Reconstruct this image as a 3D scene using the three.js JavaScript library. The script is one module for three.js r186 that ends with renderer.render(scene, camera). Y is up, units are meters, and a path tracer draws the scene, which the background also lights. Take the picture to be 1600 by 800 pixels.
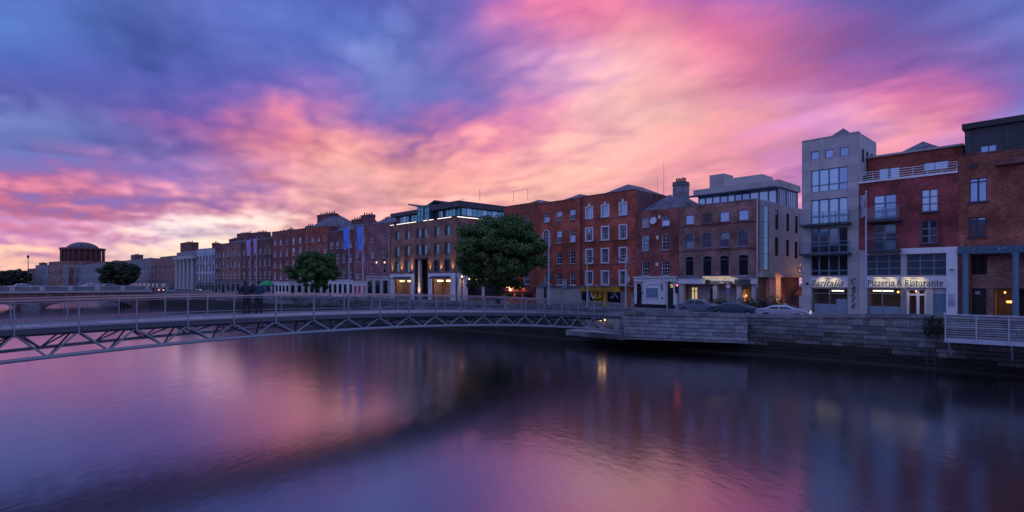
import * as THREE from 'three';
import { mergeGeometries, mergeVertices } from 'three/addons/utils/BufferGeometryUtils.js';
import { FontLoader } from 'three/addons/loaders/FontLoader.js';
import { TextGeometry } from 'three/addons/geometries/TextGeometry.js';
import { MarchingCubes } from 'three/addons/objects/MarchingCubes.js';
import { RectAreaLightUniformsLib } from 'three/addons/lights/RectAreaLightUniformsLib.js';
RectAreaLightUniformsLib.init();

// ---------------------------------------------------------------- camera, sky, sun, exposure
// x runs east along the quay, z towards the south bank, y = 0 is the roadway of the north quay
const EYE = 3.2, FOCAL = 870, YAW = 46.7 * Math.PI / 180;
const scene = new THREE.Scene();
const camera = new THREE.PerspectiveCamera(2 * Math.atan(400 / FOCAL) * 180 / Math.PI, 2, 0.1, 4000);
camera.position.set(0, EYE, 0);
camera.rotation.y = YAW;
camera.setViewOffset(1600, 800, 0, -40, 1600, 800);      // rising front: the verticals stay upright
const renderer = new THREE.WebGLRenderer({ antialias: true });
renderer.toneMapping = THREE.LinearToneMapping;
renderer.toneMappingExposure = 1;
renderer.shadowMap.enabled = true;
renderer.shadowMap.type = THREE.PCFSoftShadowMap;

const clamp = (x, a = 0, b = 1) => Math.min(b, Math.max(a, x));
const lerp = (a, b, t) => a + (b - a) * t;
const sstep = (a, b, x) => { const t = clamp((x - a) / (b - a)); return t * t * (3 - 2 * t); };
function rng(seed) { let s = seed >>> 0; return () => { s = (s + 0x6D2B79F5) | 0; let t = Math.imul(s ^ (s >>> 15), 1 | s); t = (t + Math.imul(t ^ (t >>> 7), 61 | t)) ^ t; return ((t ^ (t >>> 14)) >>> 0) / 4294967296; }; }
function hash(x, y, s = 0) { let h = (Math.imul(x, 374761393) + Math.imul(y, 668265263) + Math.imul(s, 1274126177)) | 0; h = Math.imul(h ^ (h >>> 13), 1274126177); return ((h ^ (h >>> 16)) >>> 0) / 4294967296; }
function vnoise(x, y, per = 0, s = 0) {
  const ix = Math.floor(x), iy = Math.floor(y), fx = x - ix, fy = y - iy, w = (a) => per ? ((a % per) + per) % per : a;
  const a = fx * fx * fx * (fx * (fx * 6 - 15) + 10), b = fy * fy * fy * (fy * (fy * 6 - 15) + 10);
  return lerp(lerp(hash(w(ix), w(iy), s), hash(w(ix + 1), w(iy), s), a), lerp(hash(w(ix), w(iy + 1), s), hash(w(ix + 1), w(iy + 1), s), a), b);
}
function fbm(x, y, o = 4, per = 0, s = 0) { let v = 0, a = 0.5, t = 0; for (let i = 0; i < o; i++) { v += a * vnoise(x, y, per, s + i * 7); t += a; x *= 2; y *= 2; per *= 2; a *= 0.5; } return v / t; }
const lin = (c) => c <= 0.04045 ? c / 12.92 : Math.pow((c + 0.055) / 1.055, 2.4);

// the dusk sky: a field of cloud colours by direction, broken up by cloud noise laid out on a level cloud sheet
const SKY = [
  [0, [[88, 120, 200], [75, 100, 172], [72, 90, 160], [85, 108, 190], [82, 104, 188], [80, 98, 182], [86, 98, 176], [92, 98, 176], [145, 98, 180], [235, 125, 160], [215, 115, 160], [190, 110, 175], [150, 105, 180], [110, 100, 178], [96, 100, 178], [90, 102, 180], [95, 115, 190]]],
  [40, [[88, 128, 208], [72, 100, 175], [70, 92, 165], [78, 98, 178], [86, 112, 196], [88, 118, 200], [98, 122, 202], [98, 105, 185], [125, 102, 188], [232, 130, 160], [238, 150, 165], [200, 100, 150], [205, 115, 165], [160, 95, 160], [100, 92, 168], [96, 104, 182], [96, 116, 192]]],
  [80, [[78, 108, 190], [74, 98, 178], [74, 92, 172], [80, 98, 180], [88, 108, 190], [96, 116, 198], [124, 150, 218], [108, 120, 198], [120, 102, 182], [220, 150, 190], [242, 160, 165], [205, 105, 150], [220, 125, 155], [130, 88, 150], [110, 90, 160], [105, 98, 172], [96, 110, 188]]],
  [120, [[80, 96, 180], [82, 96, 180], [84, 94, 178], [88, 96, 180], [92, 98, 184], [100, 108, 192], [124, 142, 214], [118, 130, 206], [115, 100, 180], [215, 160, 200], [248, 190, 180], [232, 140, 160], [215, 115, 150], [140, 92, 165], [125, 95, 170], [130, 100, 175], [98, 110, 190]]],
  [160, [[74, 84, 158], [82, 88, 168], [92, 92, 176], [112, 96, 178], [140, 112, 190], [132, 112, 192], [112, 116, 198], [112, 116, 196], [138, 105, 182], [235, 165, 185], [250, 200, 185], [240, 160, 165], [215, 140, 180], [190, 110, 165], [215, 110, 155], [160, 95, 160], [104, 115, 195]]],
  [200, [[112, 136, 200], [84, 98, 165], [95, 88, 165], [165, 98, 160], [225, 126, 150], [205, 122, 165], [150, 116, 185], [190, 110, 165], [225, 125, 162], [225, 145, 170], [250, 195, 180], [245, 165, 160], [230, 150, 170], [185, 135, 195], [240, 150, 155], [180, 110, 175], [110, 120, 200]]],
  [240, [[88, 104, 170], [96, 108, 178], [120, 112, 185], [165, 116, 172], [235, 145, 140], [246, 155, 148], [235, 150, 160], [246, 165, 160], [245, 165, 165], [245, 180, 175], [250, 185, 175], [240, 150, 150], [190, 125, 185], [190, 130, 190], [250, 170, 160], [190, 125, 180], [125, 130, 205]]],
  [280, [[130, 92, 155], [165, 100, 155], [150, 115, 175], [150, 125, 190], [205, 140, 185], [248, 175, 160], [253, 185, 165], [250, 170, 160], [244, 172, 167], [252, 195, 170], [245, 170, 165], [240, 160, 165], [215, 140, 175], [205, 150, 195], [235, 150, 160], [195, 135, 185], [140, 135, 200]]],
  [310, [[215, 120, 150], [225, 135, 150], [200, 125, 160], [205, 130, 165], [225, 150, 170], [240, 170, 170], [230, 160, 170], [250, 185, 165], [250, 182, 165], [250, 190, 168], [240, 165, 165], [240, 165, 170], [220, 150, 185], [215, 150, 190], [220, 150, 180], [195, 140, 190], [150, 140, 200]]],
  [335, [[225, 140, 165], [205, 120, 150], [215, 150, 180], [235, 170, 180], [250, 200, 185], [245, 180, 175], [240, 165, 170], [245, 175, 170], [248, 180, 168], [248, 185, 168], [240, 168, 168], [235, 165, 172], [220, 155, 185], [215, 150, 190], [215, 150, 185], [195, 140, 190], [155, 140, 200]]],
  [360, [[175, 125, 180], [210, 150, 190], [235, 190, 205], [255, 242, 240], [250, 225, 215], [245, 185, 175], [243, 175, 170], [245, 178, 170], [247, 182, 168], [246, 182, 168], [240, 170, 170], [230, 165, 175], [220, 155, 185], [212, 150, 190], [210, 150, 188], [195, 140, 190], [155, 140, 200]]],
  [385, [[200, 140, 180], [225, 155, 175], [245, 200, 195], [252, 228, 215], [250, 205, 190], [246, 190, 176], [244, 180, 172], [245, 180, 170], [246, 182, 170], [244, 180, 170], [238, 170, 172], [228, 165, 178], [216, 155, 186], [210, 150, 190], [206, 150, 190], [190, 140, 190], [155, 140, 200]]],
  [412, [[255, 205, 170], [250, 190, 165], [255, 225, 185], [255, 228, 200], [250, 208, 188], [246, 192, 176], [244, 182, 172], [245, 180, 170], [245, 182, 172], [242, 178, 172], [236, 170, 174], [226, 164, 178], [214, 155, 186], [208, 150, 190], [204, 150, 190], [188, 140, 190], [155, 140, 200]]]
];   // height in the field, then cloud colour from west to east
const SKYLIN = SKY.map(([, r]) => r.map(([a, b, c]) => c > a * 1.3 ? [lin(a * 1.1 / 255), lin(b * 1.03 / 255), lin(c * 1.02 / 255)] : [lin(a / 255), lin(b / 255), lin(c * 1.03 / 255)]));
function skyField(x, y) {                                   // smooth cubic blend of the field
  let r = 0; while (r < SKY.length - 2 && y > SKY[r + 1][0]) r++;
  const Y = r + clamp((y - SKY[r][0]) / (SKY[r + 1][0] - SKY[r][0])), X = clamp(x / 100, 0, 16), ix = Math.floor(X), iy = Math.floor(Y), out = [0, 0, 0];
  const w = (t) => [(1 - t) ** 3 / 6, (3 * t ** 3 - 6 * t * t + 4) / 6, (-3 * t ** 3 + 3 * t * t + 3 * t + 1) / 6, t ** 3 / 6], wx = w(X - ix), wy = w(Y - iy);
  for (let j = 0; j < 4; j++) for (let i = 0; i < 4; i++) { const c = SKYLIN[clamp(iy + j - 1, 0, SKY.length - 1)][clamp(ix + i - 1, 0, 16)], q = wx[i] * wy[j]; out[0] += c[0] * q; out[1] += c[1] * q; out[2] += c[2] * q; }
  return out;
}
function makeSky() {
  const W = 2048, H = 1024, data = new Float32Array(W * H * 4);
  for (let j = 0; j < H; j++) {
    const el = ((j + 0.5) / H - 0.5) * Math.PI, e = Math.max(el, 0.002), te = Math.tan(e);
    for (let i = 0; i < W; i++) {
      const az = ((i + 0.5) / W - 0.5) * 2 * Math.PI, dx = Math.cos(az), dz = Math.sin(az);
      const a = Math.atan2(dx, -dz) + YAW;                       // bearing from the view axis
      const ca = Math.cos(a), an = Math.atan2(Math.sin(a), ca);
      // where that bearing and height lie in the field
      let fx, fy, out;
      const lim = 0.95, aa = clamp(an, -lim, lim);
      fx = 800 + FOCAL * Math.tan(aa); fy = 440 - FOCAL * te / Math.cos(aa);
      out = Math.max(0, -fx, fx - 1600, -fy * 0.9) + Math.max(0, Math.abs(an) - lim) * 900;
      // cloud sheet
      const k = 1 / (Math.sin(e) + 0.07), cx = dx * Math.cos(e) * k, cz = dz * Math.cos(e) * k;
      const s1 = cx * 0.45 + cz * 0.3, s2 = cz * 1.5 - cx * 0.55;    // drawn out along the wind
      const n1 = fbm(s1 * 0.9 + 3, s2 * 0.9 + 7, 5, 0, 1) - 0.5, n2 = fbm(s1 * 0.9 + 31, s2 * 0.9 + 17, 5, 0, 9) - 0.5;
      const n3 = fbm(s1 * 2.2 + 5, s2 * 2.6 + 1, 6, 0, 21) - 0.5, n4 = fbm(cx * 2.6 + 9, cz * 3.4 + 2, 5, 0, 33) - 0.5;
      const low = sstep(0, 90, 440 - fy), n5 = fbm(cx * 1.7 + 1, cz * 2.1 + 4, 6, 0, 51) - 0.5;
      const n6 = fbm(s1 * 4.5 + 40 + 1.5 * n1, s2 * 6 + 2 * n2, 5, 0, 61) - 0.5, n7 = fbm(an * 9 + 2 * n4, e * 95 + 4 * n1, 4, 0, 71) - 0.5;   // fine wisps; level banks low down
      const bank = (1 - sstep(0.1, 0.22, e)) * sstep(0.02, 0.06, e);
      const n8 = Math.abs(fbm(cx * 3.1 + 60 + n1, cz * 4.2 + n2, 5, 0, 81) - 0.5) * 2 - 0.2;   // broken, billowed edges
      const c = skyField(fx + 130 * n1 * (0.35 + 0.65 * low) + 120 * n4 + 25 * n6 + 60 * n8, fy + (60 * n2 + 85 * n5 + 22 * n6 + 40 * n8) * (0.3 + 0.7 * low) + 55 * n7 * bank);
      const m = 1.0 + 0.3 * n3 + 0.55 * n5 + 0.22 * n6 + 0.35 * n8 + 0.9 * n7 * bank, warm = 1 + 0.1 * n3 + 0.06 * n6;
      const t = sstep(0, 1100, out), up = Math.pow(Math.sin(e), 0.6);
      const b = [lerp(0.38, 0.29, up), lerp(0.34, 0.43, up), lerp(0.74, 1.08, up)];
      const o = (j * W + i) * 4;
      data[o] = lerp(c[0] * m * warm, b[0] * (1 + 0.6 * n3), t); data[o + 1] = lerp(c[1] * m, b[1] * (1 + 0.6 * n3), t); data[o + 2] = lerp(c[2] * (1.0 + 0.2 * n3 + 0.4 * n5 + 0.16 * n6 + 0.2 * n8 + 0.5 * n7 * bank), b[2] * (1 + 0.5 * n3), t); data[o + 3] = 1;
    }
  }
  const tx = new THREE.DataTexture(data, W, H, THREE.RGBAFormat, THREE.FloatType);
  tx.mapping = THREE.EquirectangularReflectionMapping; tx.magFilter = THREE.LinearFilter; tx.wrapS = THREE.RepeatWrapping; tx.needsUpdate = true;
  return tx;
}
scene.background = makeSky();
scene.environment = scene.background;
const sun = new THREE.DirectionalLight(new THREE.Color().setRGB(1, 0.62, 0.5), 0.02);   // the sun has just gone down in the west
sun.position.set(-190, 14, -58); sun.target.position.set(0, 0, 0);
sun.castShadow = true; sun.shadow.radius = 20; sun.shadow.mapSize.set(2048, 2048);
Object.assign(sun.shadow.camera, { left: -140, right: 140, top: 60, bottom: -60, near: 1, far: 500 });
sun.name = 'sunset_light'; scene.add(sun, sun.target);

// ---------------------------------------------------------------- survey: sight lines measured on the photograph laid onto the planes of the place
const bearing = (px) => Math.atan((px - 800) / FOCAL) - YAW;
const depthOf = (x, z) => -x * Math.sin(YAW) - z * Math.cos(YAW);
function onLine(px, A, B) {               // where the sight line meets the plan line A-B: parameter in metres from A
  const t = bearing(px), d = [Math.sin(t), -Math.cos(t)], e = [B[0] - A[0], B[1] - A[1]], L = Math.hypot(...e);
  const den = d[0] * e[1] - d[1] * e[0];
  return (d[0] * -A[1] - d[1] * -A[0]) / den * L;
}
const heightAt = (x, z, py) => EYE - (py - 440) * depthOf(x, z) / FOCAL;
const poly = (pts) => (x) => { for (let i = 0; i < pts.length - 1; i++) { const [a, b] = [pts[i], pts[i + 1]]; if (x <= a[0] && x >= b[0]) return lerp(a[1], b[1], (a[0] - x) / (a[0] - b[0])); } return x > pts[0][0] ? pts[0][1] : pts.at(-1)[1]; };
const FAC = [[60, -57], [-62, -57], [-70, -56.3], [-92.4, -55.5], [-184, -44.5], [-260, -40], [-360, -38], [-470, -14], [-640, 30]];
const WALL = [[60, -53.9], [-24, -43.6], [-50, -41.2], [-90, -38.5], [-125, -33.5], [-150, -27], [-184, -26.5], [-260, -29], [-350, -26], [-470, -2], [-640, 42]];
const SOUTH = [[60, -4], [2, -0.9], [-12, 3], [-26, 12.2], [-60, 16], [-184, 25], [-260, 28], [-350, 31], [-470, 55], [-640, 100]];
const facZ = poly(FAC), wallZ = poly(WALL), southZ = poly(SOUTH);
function street(px) { for (let i = 0; i < FAC.length - 1; i++) { const A = FAC[i + 1], B = FAC[i], s = onLine(px, A, B), L = Math.hypot(B[0] - A[0], B[1] - A[1]); if (s >= 0 && s <= L) return [lerp(A[0], B[0], s / L), lerp(A[1], B[1], s / L)]; } return null; }

// ---------------------------------------------------------------- textures and materials
function tex(size, fn, srgb = true) {
  const d = new Uint8Array(size * size * 4);
  for (let j = 0; j < size; j++) for (let i = 0; i < size; i++) { const c = fn(i / size, j / size), o = (j * size + i) * 4; const g = Array.isArray(c) ? c : [c, c, c]; for (let k = 0; k < 3; k++) d[o + k] = clamp(g[k]) * 255; d[o + 3] = 255; }
  const t = new THREE.DataTexture(d, size, size); t.wrapS = t.wrapT = THREE.RepeatWrapping; t.magFilter = THREE.LinearFilter; t.minFilter = THREE.LinearMipmapLinearFilter; t.generateMipmaps = true;
  if (srgb) t.colorSpace = THREE.SRGBColorSpace; t.needsUpdate = true; return t;
}
const rep = (t, m) => { const c = t.clone(); c.repeat.set(1 / m, 1 / m); c.needsUpdate = true; return c; };
const brickTex = rep(tex(1024, (u, v) => {
  const rows = 144, row = Math.floor(v * rows), fy = v * rows - row, cols = 48, x = u * cols + (row % 2) * 0.5, col = Math.floor(x) % cols, fx = x - Math.floor(x);
  const mortar = fy < 0.13 || fx < 0.05, h = hash(col, row, 5), h2 = hash(col, row, 8), m = fbm(u * 8, v * 8, 5, 8, 3), st = fbm(u * 24, v * 5, 4, 0, 13);
  let g = mortar ? 0.86 : 0.72 + 0.22 * h; g *= 0.66 + 0.6 * m; g *= 0.88 + 0.22 * st;
  const dark = h2 > 0.95 ? 0.78 : 1; return [g * dark, g * dark * (0.94 + 0.1 * h2), g * dark * (0.94 + 0.12 * m)];
}), 10.8);
const grainTex = tex(512, (u, v) => 0.55 + 0.5 * (fbm(u * 6, v * 6, 6, 6, 2) - 0.5) + 0.28 * (fbm(u * 48, v * 48, 3, 48, 4) - 0.5) + 0.28);
const paleTex = rep(tex(512, (u, v) => 0.93 + 0.16 * (fbm(u * 5, v * 5, 6, 5, 12) - 0.5) + 0.1 * (fbm(u * 40, v * 40, 3, 40, 14) - 0.5)), 7);
const renderTex = rep(grainTex, 6), stoneTex = rep(grainTex, 2.4), roadTex = rep(grainTex, 5), roofTex = rep(tex(512, (u, v) => {
  const row = Math.floor(v * 32), f = v * 32 - row, col = Math.floor(u * 20 + (row % 2) * 0.5) % 20, fx = (u * 20 + (row % 2) * 0.5) % 1;
  return (f < 0.1 || fx < 0.05 ? 0.5 : 0.7 + 0.3 * hash(col, row, 3)) * (0.75 + 0.45 * fbm(u * 5, v * 5, 4, 5, 6));
}), 8);
const grainBump = rep(grainTex, 1.6);
const mats = {};
function mat(name, rgb, rough = 0.85, o = {}) { const m = new THREE.MeshPhysicalMaterial({ roughness: rough, ...o }); m.color.setRGB(...rgb); m.name = name; return mats[name] = m; }
const brick = (n, rgb) => mat(n, rgb, 0.92, { map: brickTex });
const M = {
  brickRed: brick('red_brick', [0.6, 0.15, 0.085]), brickDeep: brick('deep_red_brick', [0.5, 0.125, 0.08]), brickPlum: brick('plum_brick', [0.38, 0.125, 0.1]),
  brickBrown: brick('brown_brick', [0.42, 0.22, 0.165]), brickRust: brick('rust_brick', [0.44, 0.15, 0.095]), brickTan: brick('tan_brick', [0.4, 0.22, 0.15]), brickMauve: brick('mauve_brick', [0.46, 0.19, 0.2]), brickDark: brick('dark_brick', [0.26, 0.12, 0.11]),
  limestone: mat('limestone_cladding', [0.5, 0.47, 0.45], 0.8, { map: paleTex }), limestoneB: mat('limestone_cladding_paler', [0.54, 0.51, 0.49], 0.8, { map: paleTex }), limestoneC: mat('limestone_cladding_darker', [0.45, 0.42, 0.4], 0.8, { map: paleTex }),
  joint: mat('dark_joint', [0.12, 0.12, 0.13], 0.95),
  white: mat('white_paint', [0.8, 0.8, 0.8], 0.55, { map: paleTex }), cream: mat('cream_render', [0.55, 0.53, 0.5], 0.85, { map: paleTex }), paleBlue: mat('pale_render', [0.55, 0.6, 0.7], 0.85, { map: renderTex }),
  farBlue: mat('dull_blue_render', [0.28, 0.33, 0.4], 0.9, { map: renderTex }), grey: mat('grey_render', [0.3, 0.3, 0.32], 0.9, { map: renderTex }), concrete: mat('concrete', [0.3, 0.3, 0.31], 0.9, { map: renderTex }), rust: mat('salmon_render', [0.55, 0.25, 0.17], 0.9, { map: renderTex }),
  teal: mat('teal_frame_paint', [0.1, 0.2, 0.26], 0.45), tealDark: mat('dark_teal_paint', [0.03, 0.09, 0.11], 0.45), frameDark: mat('dark_window_frame', [0.025, 0.04, 0.055], 0.5), frameGrey: mat('grey_window_frame', [0.16, 0.19, 0.24], 0.5),
  sash: mat('white_sash_paint', [0.72, 0.74, 0.78], 0.5), slate: mat('roof_slate', [0.17, 0.16, 0.19], 0.7, { map: roofTex }), lead: mat('roof_lead', [0.2, 0.21, 0.23], 0.6), zinc: mat('dark_zinc_cladding', [0.06, 0.07, 0.085], 0.55, { map: renderTex }),
  black: mat('black_paint', [0.012, 0.012, 0.015], 0.45), iron: mat('black_iron', [0.02, 0.022, 0.026], 0.5), dark: mat('dark_interior', [0.3, 0.27, 0.25], 0.95), warmRoom: mat('warm_interior', [0.42, 0.3, 0.2], 0.9),
  steel: mat('galvanised_steel', [0.25, 0.27, 0.3], 0.42, { metalness: 0.35 }), steelPale: mat('pale_painted_steel', [0.42, 0.45, 0.5], 0.45, { metalness: 0.2 }), steelDark: mat('dark_steel', [0.08, 0.085, 0.1], 0.5, { metalness: 0.3 }), rail: mat('bronze_handrail', [0.42, 0.3, 0.27], 0.35, { metalness: 0.5 }), deck: mat('aluminium_deck', [0.4, 0.37, 0.4], 0.55, { map: renderTex }),
  pole: mat('grey_pole_paint', [0.4, 0.42, 0.46], 0.5), yellow: mat('yellow_shop_paint', [0.8, 0.42, 0.02], 0.6, { map: renderTex }), red: mat('red_paint', [0.5, 0.03, 0.03], 0.6), orangeWood: mat('orange_timber', [0.4, 0.12, 0.03], 0.7),
  clay: mat('clay_pot', [0.3, 0.13, 0.09], 0.9), asphalt: mat('asphalt', [0.055, 0.055, 0.06], 0.9, { map: roadTex }), paving: mat('granite_paving', [0.24, 0.23, 0.23], 0.85, { map: stoneTex }), paint: mat('road_marking', [0.75, 0.75, 0.72], 0.7),
  mud: mat('river_mud', [0.03, 0.026, 0.02], 0.9, { map: stoneTex }), trunk: mat('bark', [0.06, 0.045, 0.035], 0.95, { map: stoneTex }),
  glassDark: mat('dark_window_glass', [0.012, 0.015, 0.02], 0.06, { ior: 1.5 }), glassDim: mat('dim_window_glass', [0.02, 0.03, 0.045], 0.08, { ior: 1.55 }), glassBlue: mat('coated_window_glass', [0.24, 0.36, 0.5], 0.05, { metalness: 0.85 }), glassPale: mat('coated_window_glass_over_blind', [0.38, 0.57, 0.66], 0.1, { metalness: 0.6 }), glassTeal: mat('green_tinted_glass', [0.12, 0.38, 0.38], 0.05, { metalness: 0.75 }), glassDeep: mat('deep_blue_glass', [0.12, 0.22, 0.3], 0.07, { metalness: 0.7 }), blind: mat('window_with_blue_blind', [0.2, 0.3, 0.42], 0.3), net: mat('window_with_net_curtain', [0.26, 0.28, 0.32], 0.35),
  clear: mat('clear_glass', [1, 1, 1], 0.02, { transmission: 1, thickness: 0, ior: 1.5 }), balconyGlass: mat('balcony_glass', [0.88, 0.93, 0.96], 0.03, { transmission: 1, thickness: 0, ior: 1.4 }),
  skin: mat('skin', [0.42, 0.25, 0.18], 0.6), cloth: mat('dark_coat_cloth', [0.02, 0.022, 0.03], 0.95), navy: mat('navy_coat_cloth', [0.02, 0.045, 0.08], 0.95), denim: mat('dark_trouser_cloth', [0.015, 0.016, 0.022], 0.95), hair: mat('dark_hair', [0.02, 0.014, 0.01], 0.7),
};
const glow = (name, rgb, k) => { const m = new THREE.MeshStandardMaterial({ roughness: 0.6 }); m.color.setRGB(0.6, 0.6, 0.6); m.emissive.setRGB(...rgb); m.emissiveIntensity = k; m.name = name; return m; };
const G = { bulk: glow('bulkhead_bulb', [1, 0.5, 0.2], 1.6), shade: glow('glowing_lamp_shade', [1, 0.66, 0.35], 0.7), warm: glow('warm_lamp', [1, 0.62, 0.28], 3), white: glow('white_tube', [1, 0.95, 0.78], 1.6), led: glow('led_strip', [1, 0.85, 0.72], 2.6), red: glow('red_signal', [1, 0.08, 0.04], 2.5), orange: glow('orange_bulb', [1, 0.36, 0.06], 4), head: glow('head_lamp', [1, 0.93, 0.8], 4), tail: glow('tail_lamp', [1, 0.08, 0.03], 2.5), yellow: glow('lit_yellow_window', [1, 0.75, 0.25], 0.55), green: glow('green_lit_canopy', [0.02, 0.5, 0.12], 0.35) };

// ---------------------------------------------------------------- geometry helpers
function muv(g) {                          // uv in metres from position, by the way each face points
  g = g.index ? g.toNonIndexed() : g; g.computeVertexNormals(); const p = g.attributes.position, n = g.attributes.normal, uv = new Float32Array(p.count * 2);
  for (let i = 0; i < p.count; i++) { const nx = Math.abs(n.getX(i)), ny = Math.abs(n.getY(i)), nz = Math.abs(n.getZ(i)), X = p.getX(i), Y = p.getY(i), Z = p.getZ(i); const [a, b] = ny > nx && ny > nz ? [X, Z] : nx > nz ? [Z, Y] : [X, Y]; uv[i * 2] = a; uv[i * 2 + 1] = b; }
  g.setAttribute('uv', new THREE.BufferAttribute(uv, 2)); return g;
}
const bx = (x0, x1, y0, y1, z0, z1) => muv(new THREE.BoxGeometry(x1 - x0, y1 - y0, z1 - z0).translate((x0 + x1) / 2, (y0 + y1) / 2, (z0 + z1) / 2));
function bar(a, b, r, r2 = r, seg = 8) { const A = new THREE.Vector3(...a), B = new THREE.Vector3(...b), d = B.clone().sub(A), L = d.length(); const g = new THREE.CylinderGeometry(r2, r, L, seg); g.applyQuaternion(new THREE.Quaternion().setFromUnitVectors(new THREE.Vector3(0, 1, 0), d.normalize())); g.translate((A.x + B.x) / 2, (A.y + B.y) / 2, (A.z + B.z) / 2); return clean(g); }
function beam(a, b, w, h) { const A = new THREE.Vector3(...a), B = new THREE.Vector3(...b), d = B.clone().sub(A), L = d.length(); const g = new THREE.BoxGeometry(w, h, L); const m = new THREE.Matrix4().lookAt(B, A, new THREE.Vector3(0, 1, 0)); g.applyMatrix4(m); g.translate((A.x + B.x) / 2, (A.y + B.y) / 2, (A.z + B.z) / 2); return clean(g); }
function clean(g) { g = g.index ? g.toNonIndexed() : g; for (const k of Object.keys(g.attributes)) if (!['position', 'normal', 'uv'].includes(k)) g.deleteAttribute(k); return g; }
const lathe = (pts, seg = 20, x = 0, y = 0, z = 0) => clean(new THREE.LatheGeometry(pts.map(([r, h]) => new THREE.Vector2(r, h)), seg).translate(x, y, z));
const merge = (list) => { list = list.flat(9).filter(Boolean); return list.length === 1 ? list[0] : mergeGeometries(list.map(clean)); };
function obj(name, geo, m, parent) { const o = new THREE.Mesh(Array.isArray(geo) ? merge(geo) : geo, m); o.name = name; o.castShadow = o.receiveShadow = true; parent.add(o); return o; }
const taken = new Map();
function numbered(n) { const k = taken.get(n) ?? 0; taken.set(n, k + 1); return k ? `${n}_${String(k).padStart(3, '0')}` : n; }
function thing(name, label, category, [x, y, z] = [0, 0, 0], turn = 0, group) { const o = new THREE.Group(); o.name = numbered(name); o.position.set(x, y, z); o.rotation.y = turn; o.userData = { label, category }; if (group) o.userData.group = group; scene.add(o); return o; }
function sheet(pts, y, name, m) { const s = new THREE.Shape(pts.map(([x, z]) => new THREE.Vector2(x, -z))); const o = new THREE.Mesh(new THREE.ShapeGeometry(s).rotateX(-Math.PI / 2).translate(0, y, 0), m); o.name = name; o.receiveShadow = true; o.userData.kind = 'structure'; scene.add(o); return o; }
const lampLight = (parent, rgb, I, [x, y, z], size = 1) => { const l = new THREE.PointLight(new THREE.Color().setRGB(...rgb), I); l.position.set(x, y, z); l.castShadow = true; l.shadow.radius = size; parent.add(l); return l; };
const spot = (parent, rgb, I, from, to, angle, pen = 0.8) => { const l = new THREE.SpotLight(new THREE.Color().setRGB(...rgb), I, 0, angle, pen); l.position.set(...from); l.target.position.set(...to); l.castShadow = true; parent.add(l, l.target); return l; };
const R = rng(20240);
const rr = (a, b) => a + (b - a) * R();
const pick = (a) => a[Math.floor(R() * a.length) % a.length];
const font = { serif: await new FontLoader().loadAsync('fonts/droid/droid_serif_regular.typeface.json'), serifBold: await new FontLoader().loadAsync('fonts/droid/droid_serif_bold.typeface.json'), sans: await new FontLoader().loadAsync('fonts/droid/droid_sans_bold.typeface.json') };
function text(s, f, size, x, y, z, { width, shear = 0, depth = 0.03, centre = true } = {}) {
  const g = new TextGeometry(s, { font: f, size, depth, curveSegments: 4, bevelEnabled: false }); g.computeBoundingBox(); const b = g.boundingBox;
  if (width) g.scale(width / (b.max.x - b.min.x), 1, 1); if (shear) g.applyMatrix4(new THREE.Matrix4().set(1, shear, 0, 0, 0, 1, 0, 0, 0, 0, 1, 0, 0, 0, 0, 1));
  g.computeBoundingBox(); const c = g.boundingBox; g.translate(x - (centre ? (c.min.x + c.max.x) / 2 : c.min.x), y, z); return clean(g);
}

// ---------------------------------------------------------------- facades
class Face {                                // a facade plane of a building: u to the right, v up, outward is +z of its own frame
  constructor(b, A, B, rx = 0, rz = 0, rot = 0) { Object.assign(this, { b, A, B, rx, rz, rot, W: Math.hypot(B[0] - A[0], B[1] - A[1]) }); }
  U(px) { return onLine(px, this.A, this.B); }
  V(px, py) { const u = this.U(px), t = u / this.W; return heightAt(lerp(this.A[0], this.B[0], t), lerp(this.A[1], this.B[1], t), py); }
  rect(x0, y0, x1, y1) { const c = (x0 + x1) / 2; return [this.U(x0), this.U(x1), this.V(c, y1), this.V(c, y0)]; }
  put(o, x = 0, y = 0, z = 0) { const c = Math.cos(this.rot), s = Math.sin(this.rot); o.position.set(this.rx + c * x + s * z, y, this.rz - s * x + c * z); o.rotation.y = this.rot; this.b.add(o); return o; }
  mesh(name, geo, m) { const o = new THREE.Mesh(Array.isArray(geo) ? merge(geo) : geo, m); o.name = name; o.castShadow = o.receiveShadow = true; return this.put(o); }
  light(fn) { const g = new THREE.Group(); g.name = 'lamp'; this.put(g); fn(g); return g; }
  // wall with openings; each opening is [u0, u1, v0, v1, rise of arched head]
  wall(u0, u1, v0, v1, holes, m, th = 0.35, name = 'wall') {
    const s = new THREE.Shape([[u0, v0], [u1, v0], [u1, v1], [u0, v1]].map(([x, y]) => new THREE.Vector2(x, y)));
    for (const h of holes) if (h[0] > u0 && h[1] < u1 && h[2] >= v0 && h[3] < v1) s.holes.push(outline(h));
    return this.mesh(name, clean(new THREE.ExtrudeGeometry(s, { depth: th, bevelEnabled: false, curveSegments: 8 }).translate(0, 0, -th)), m);
  }
}
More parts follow.
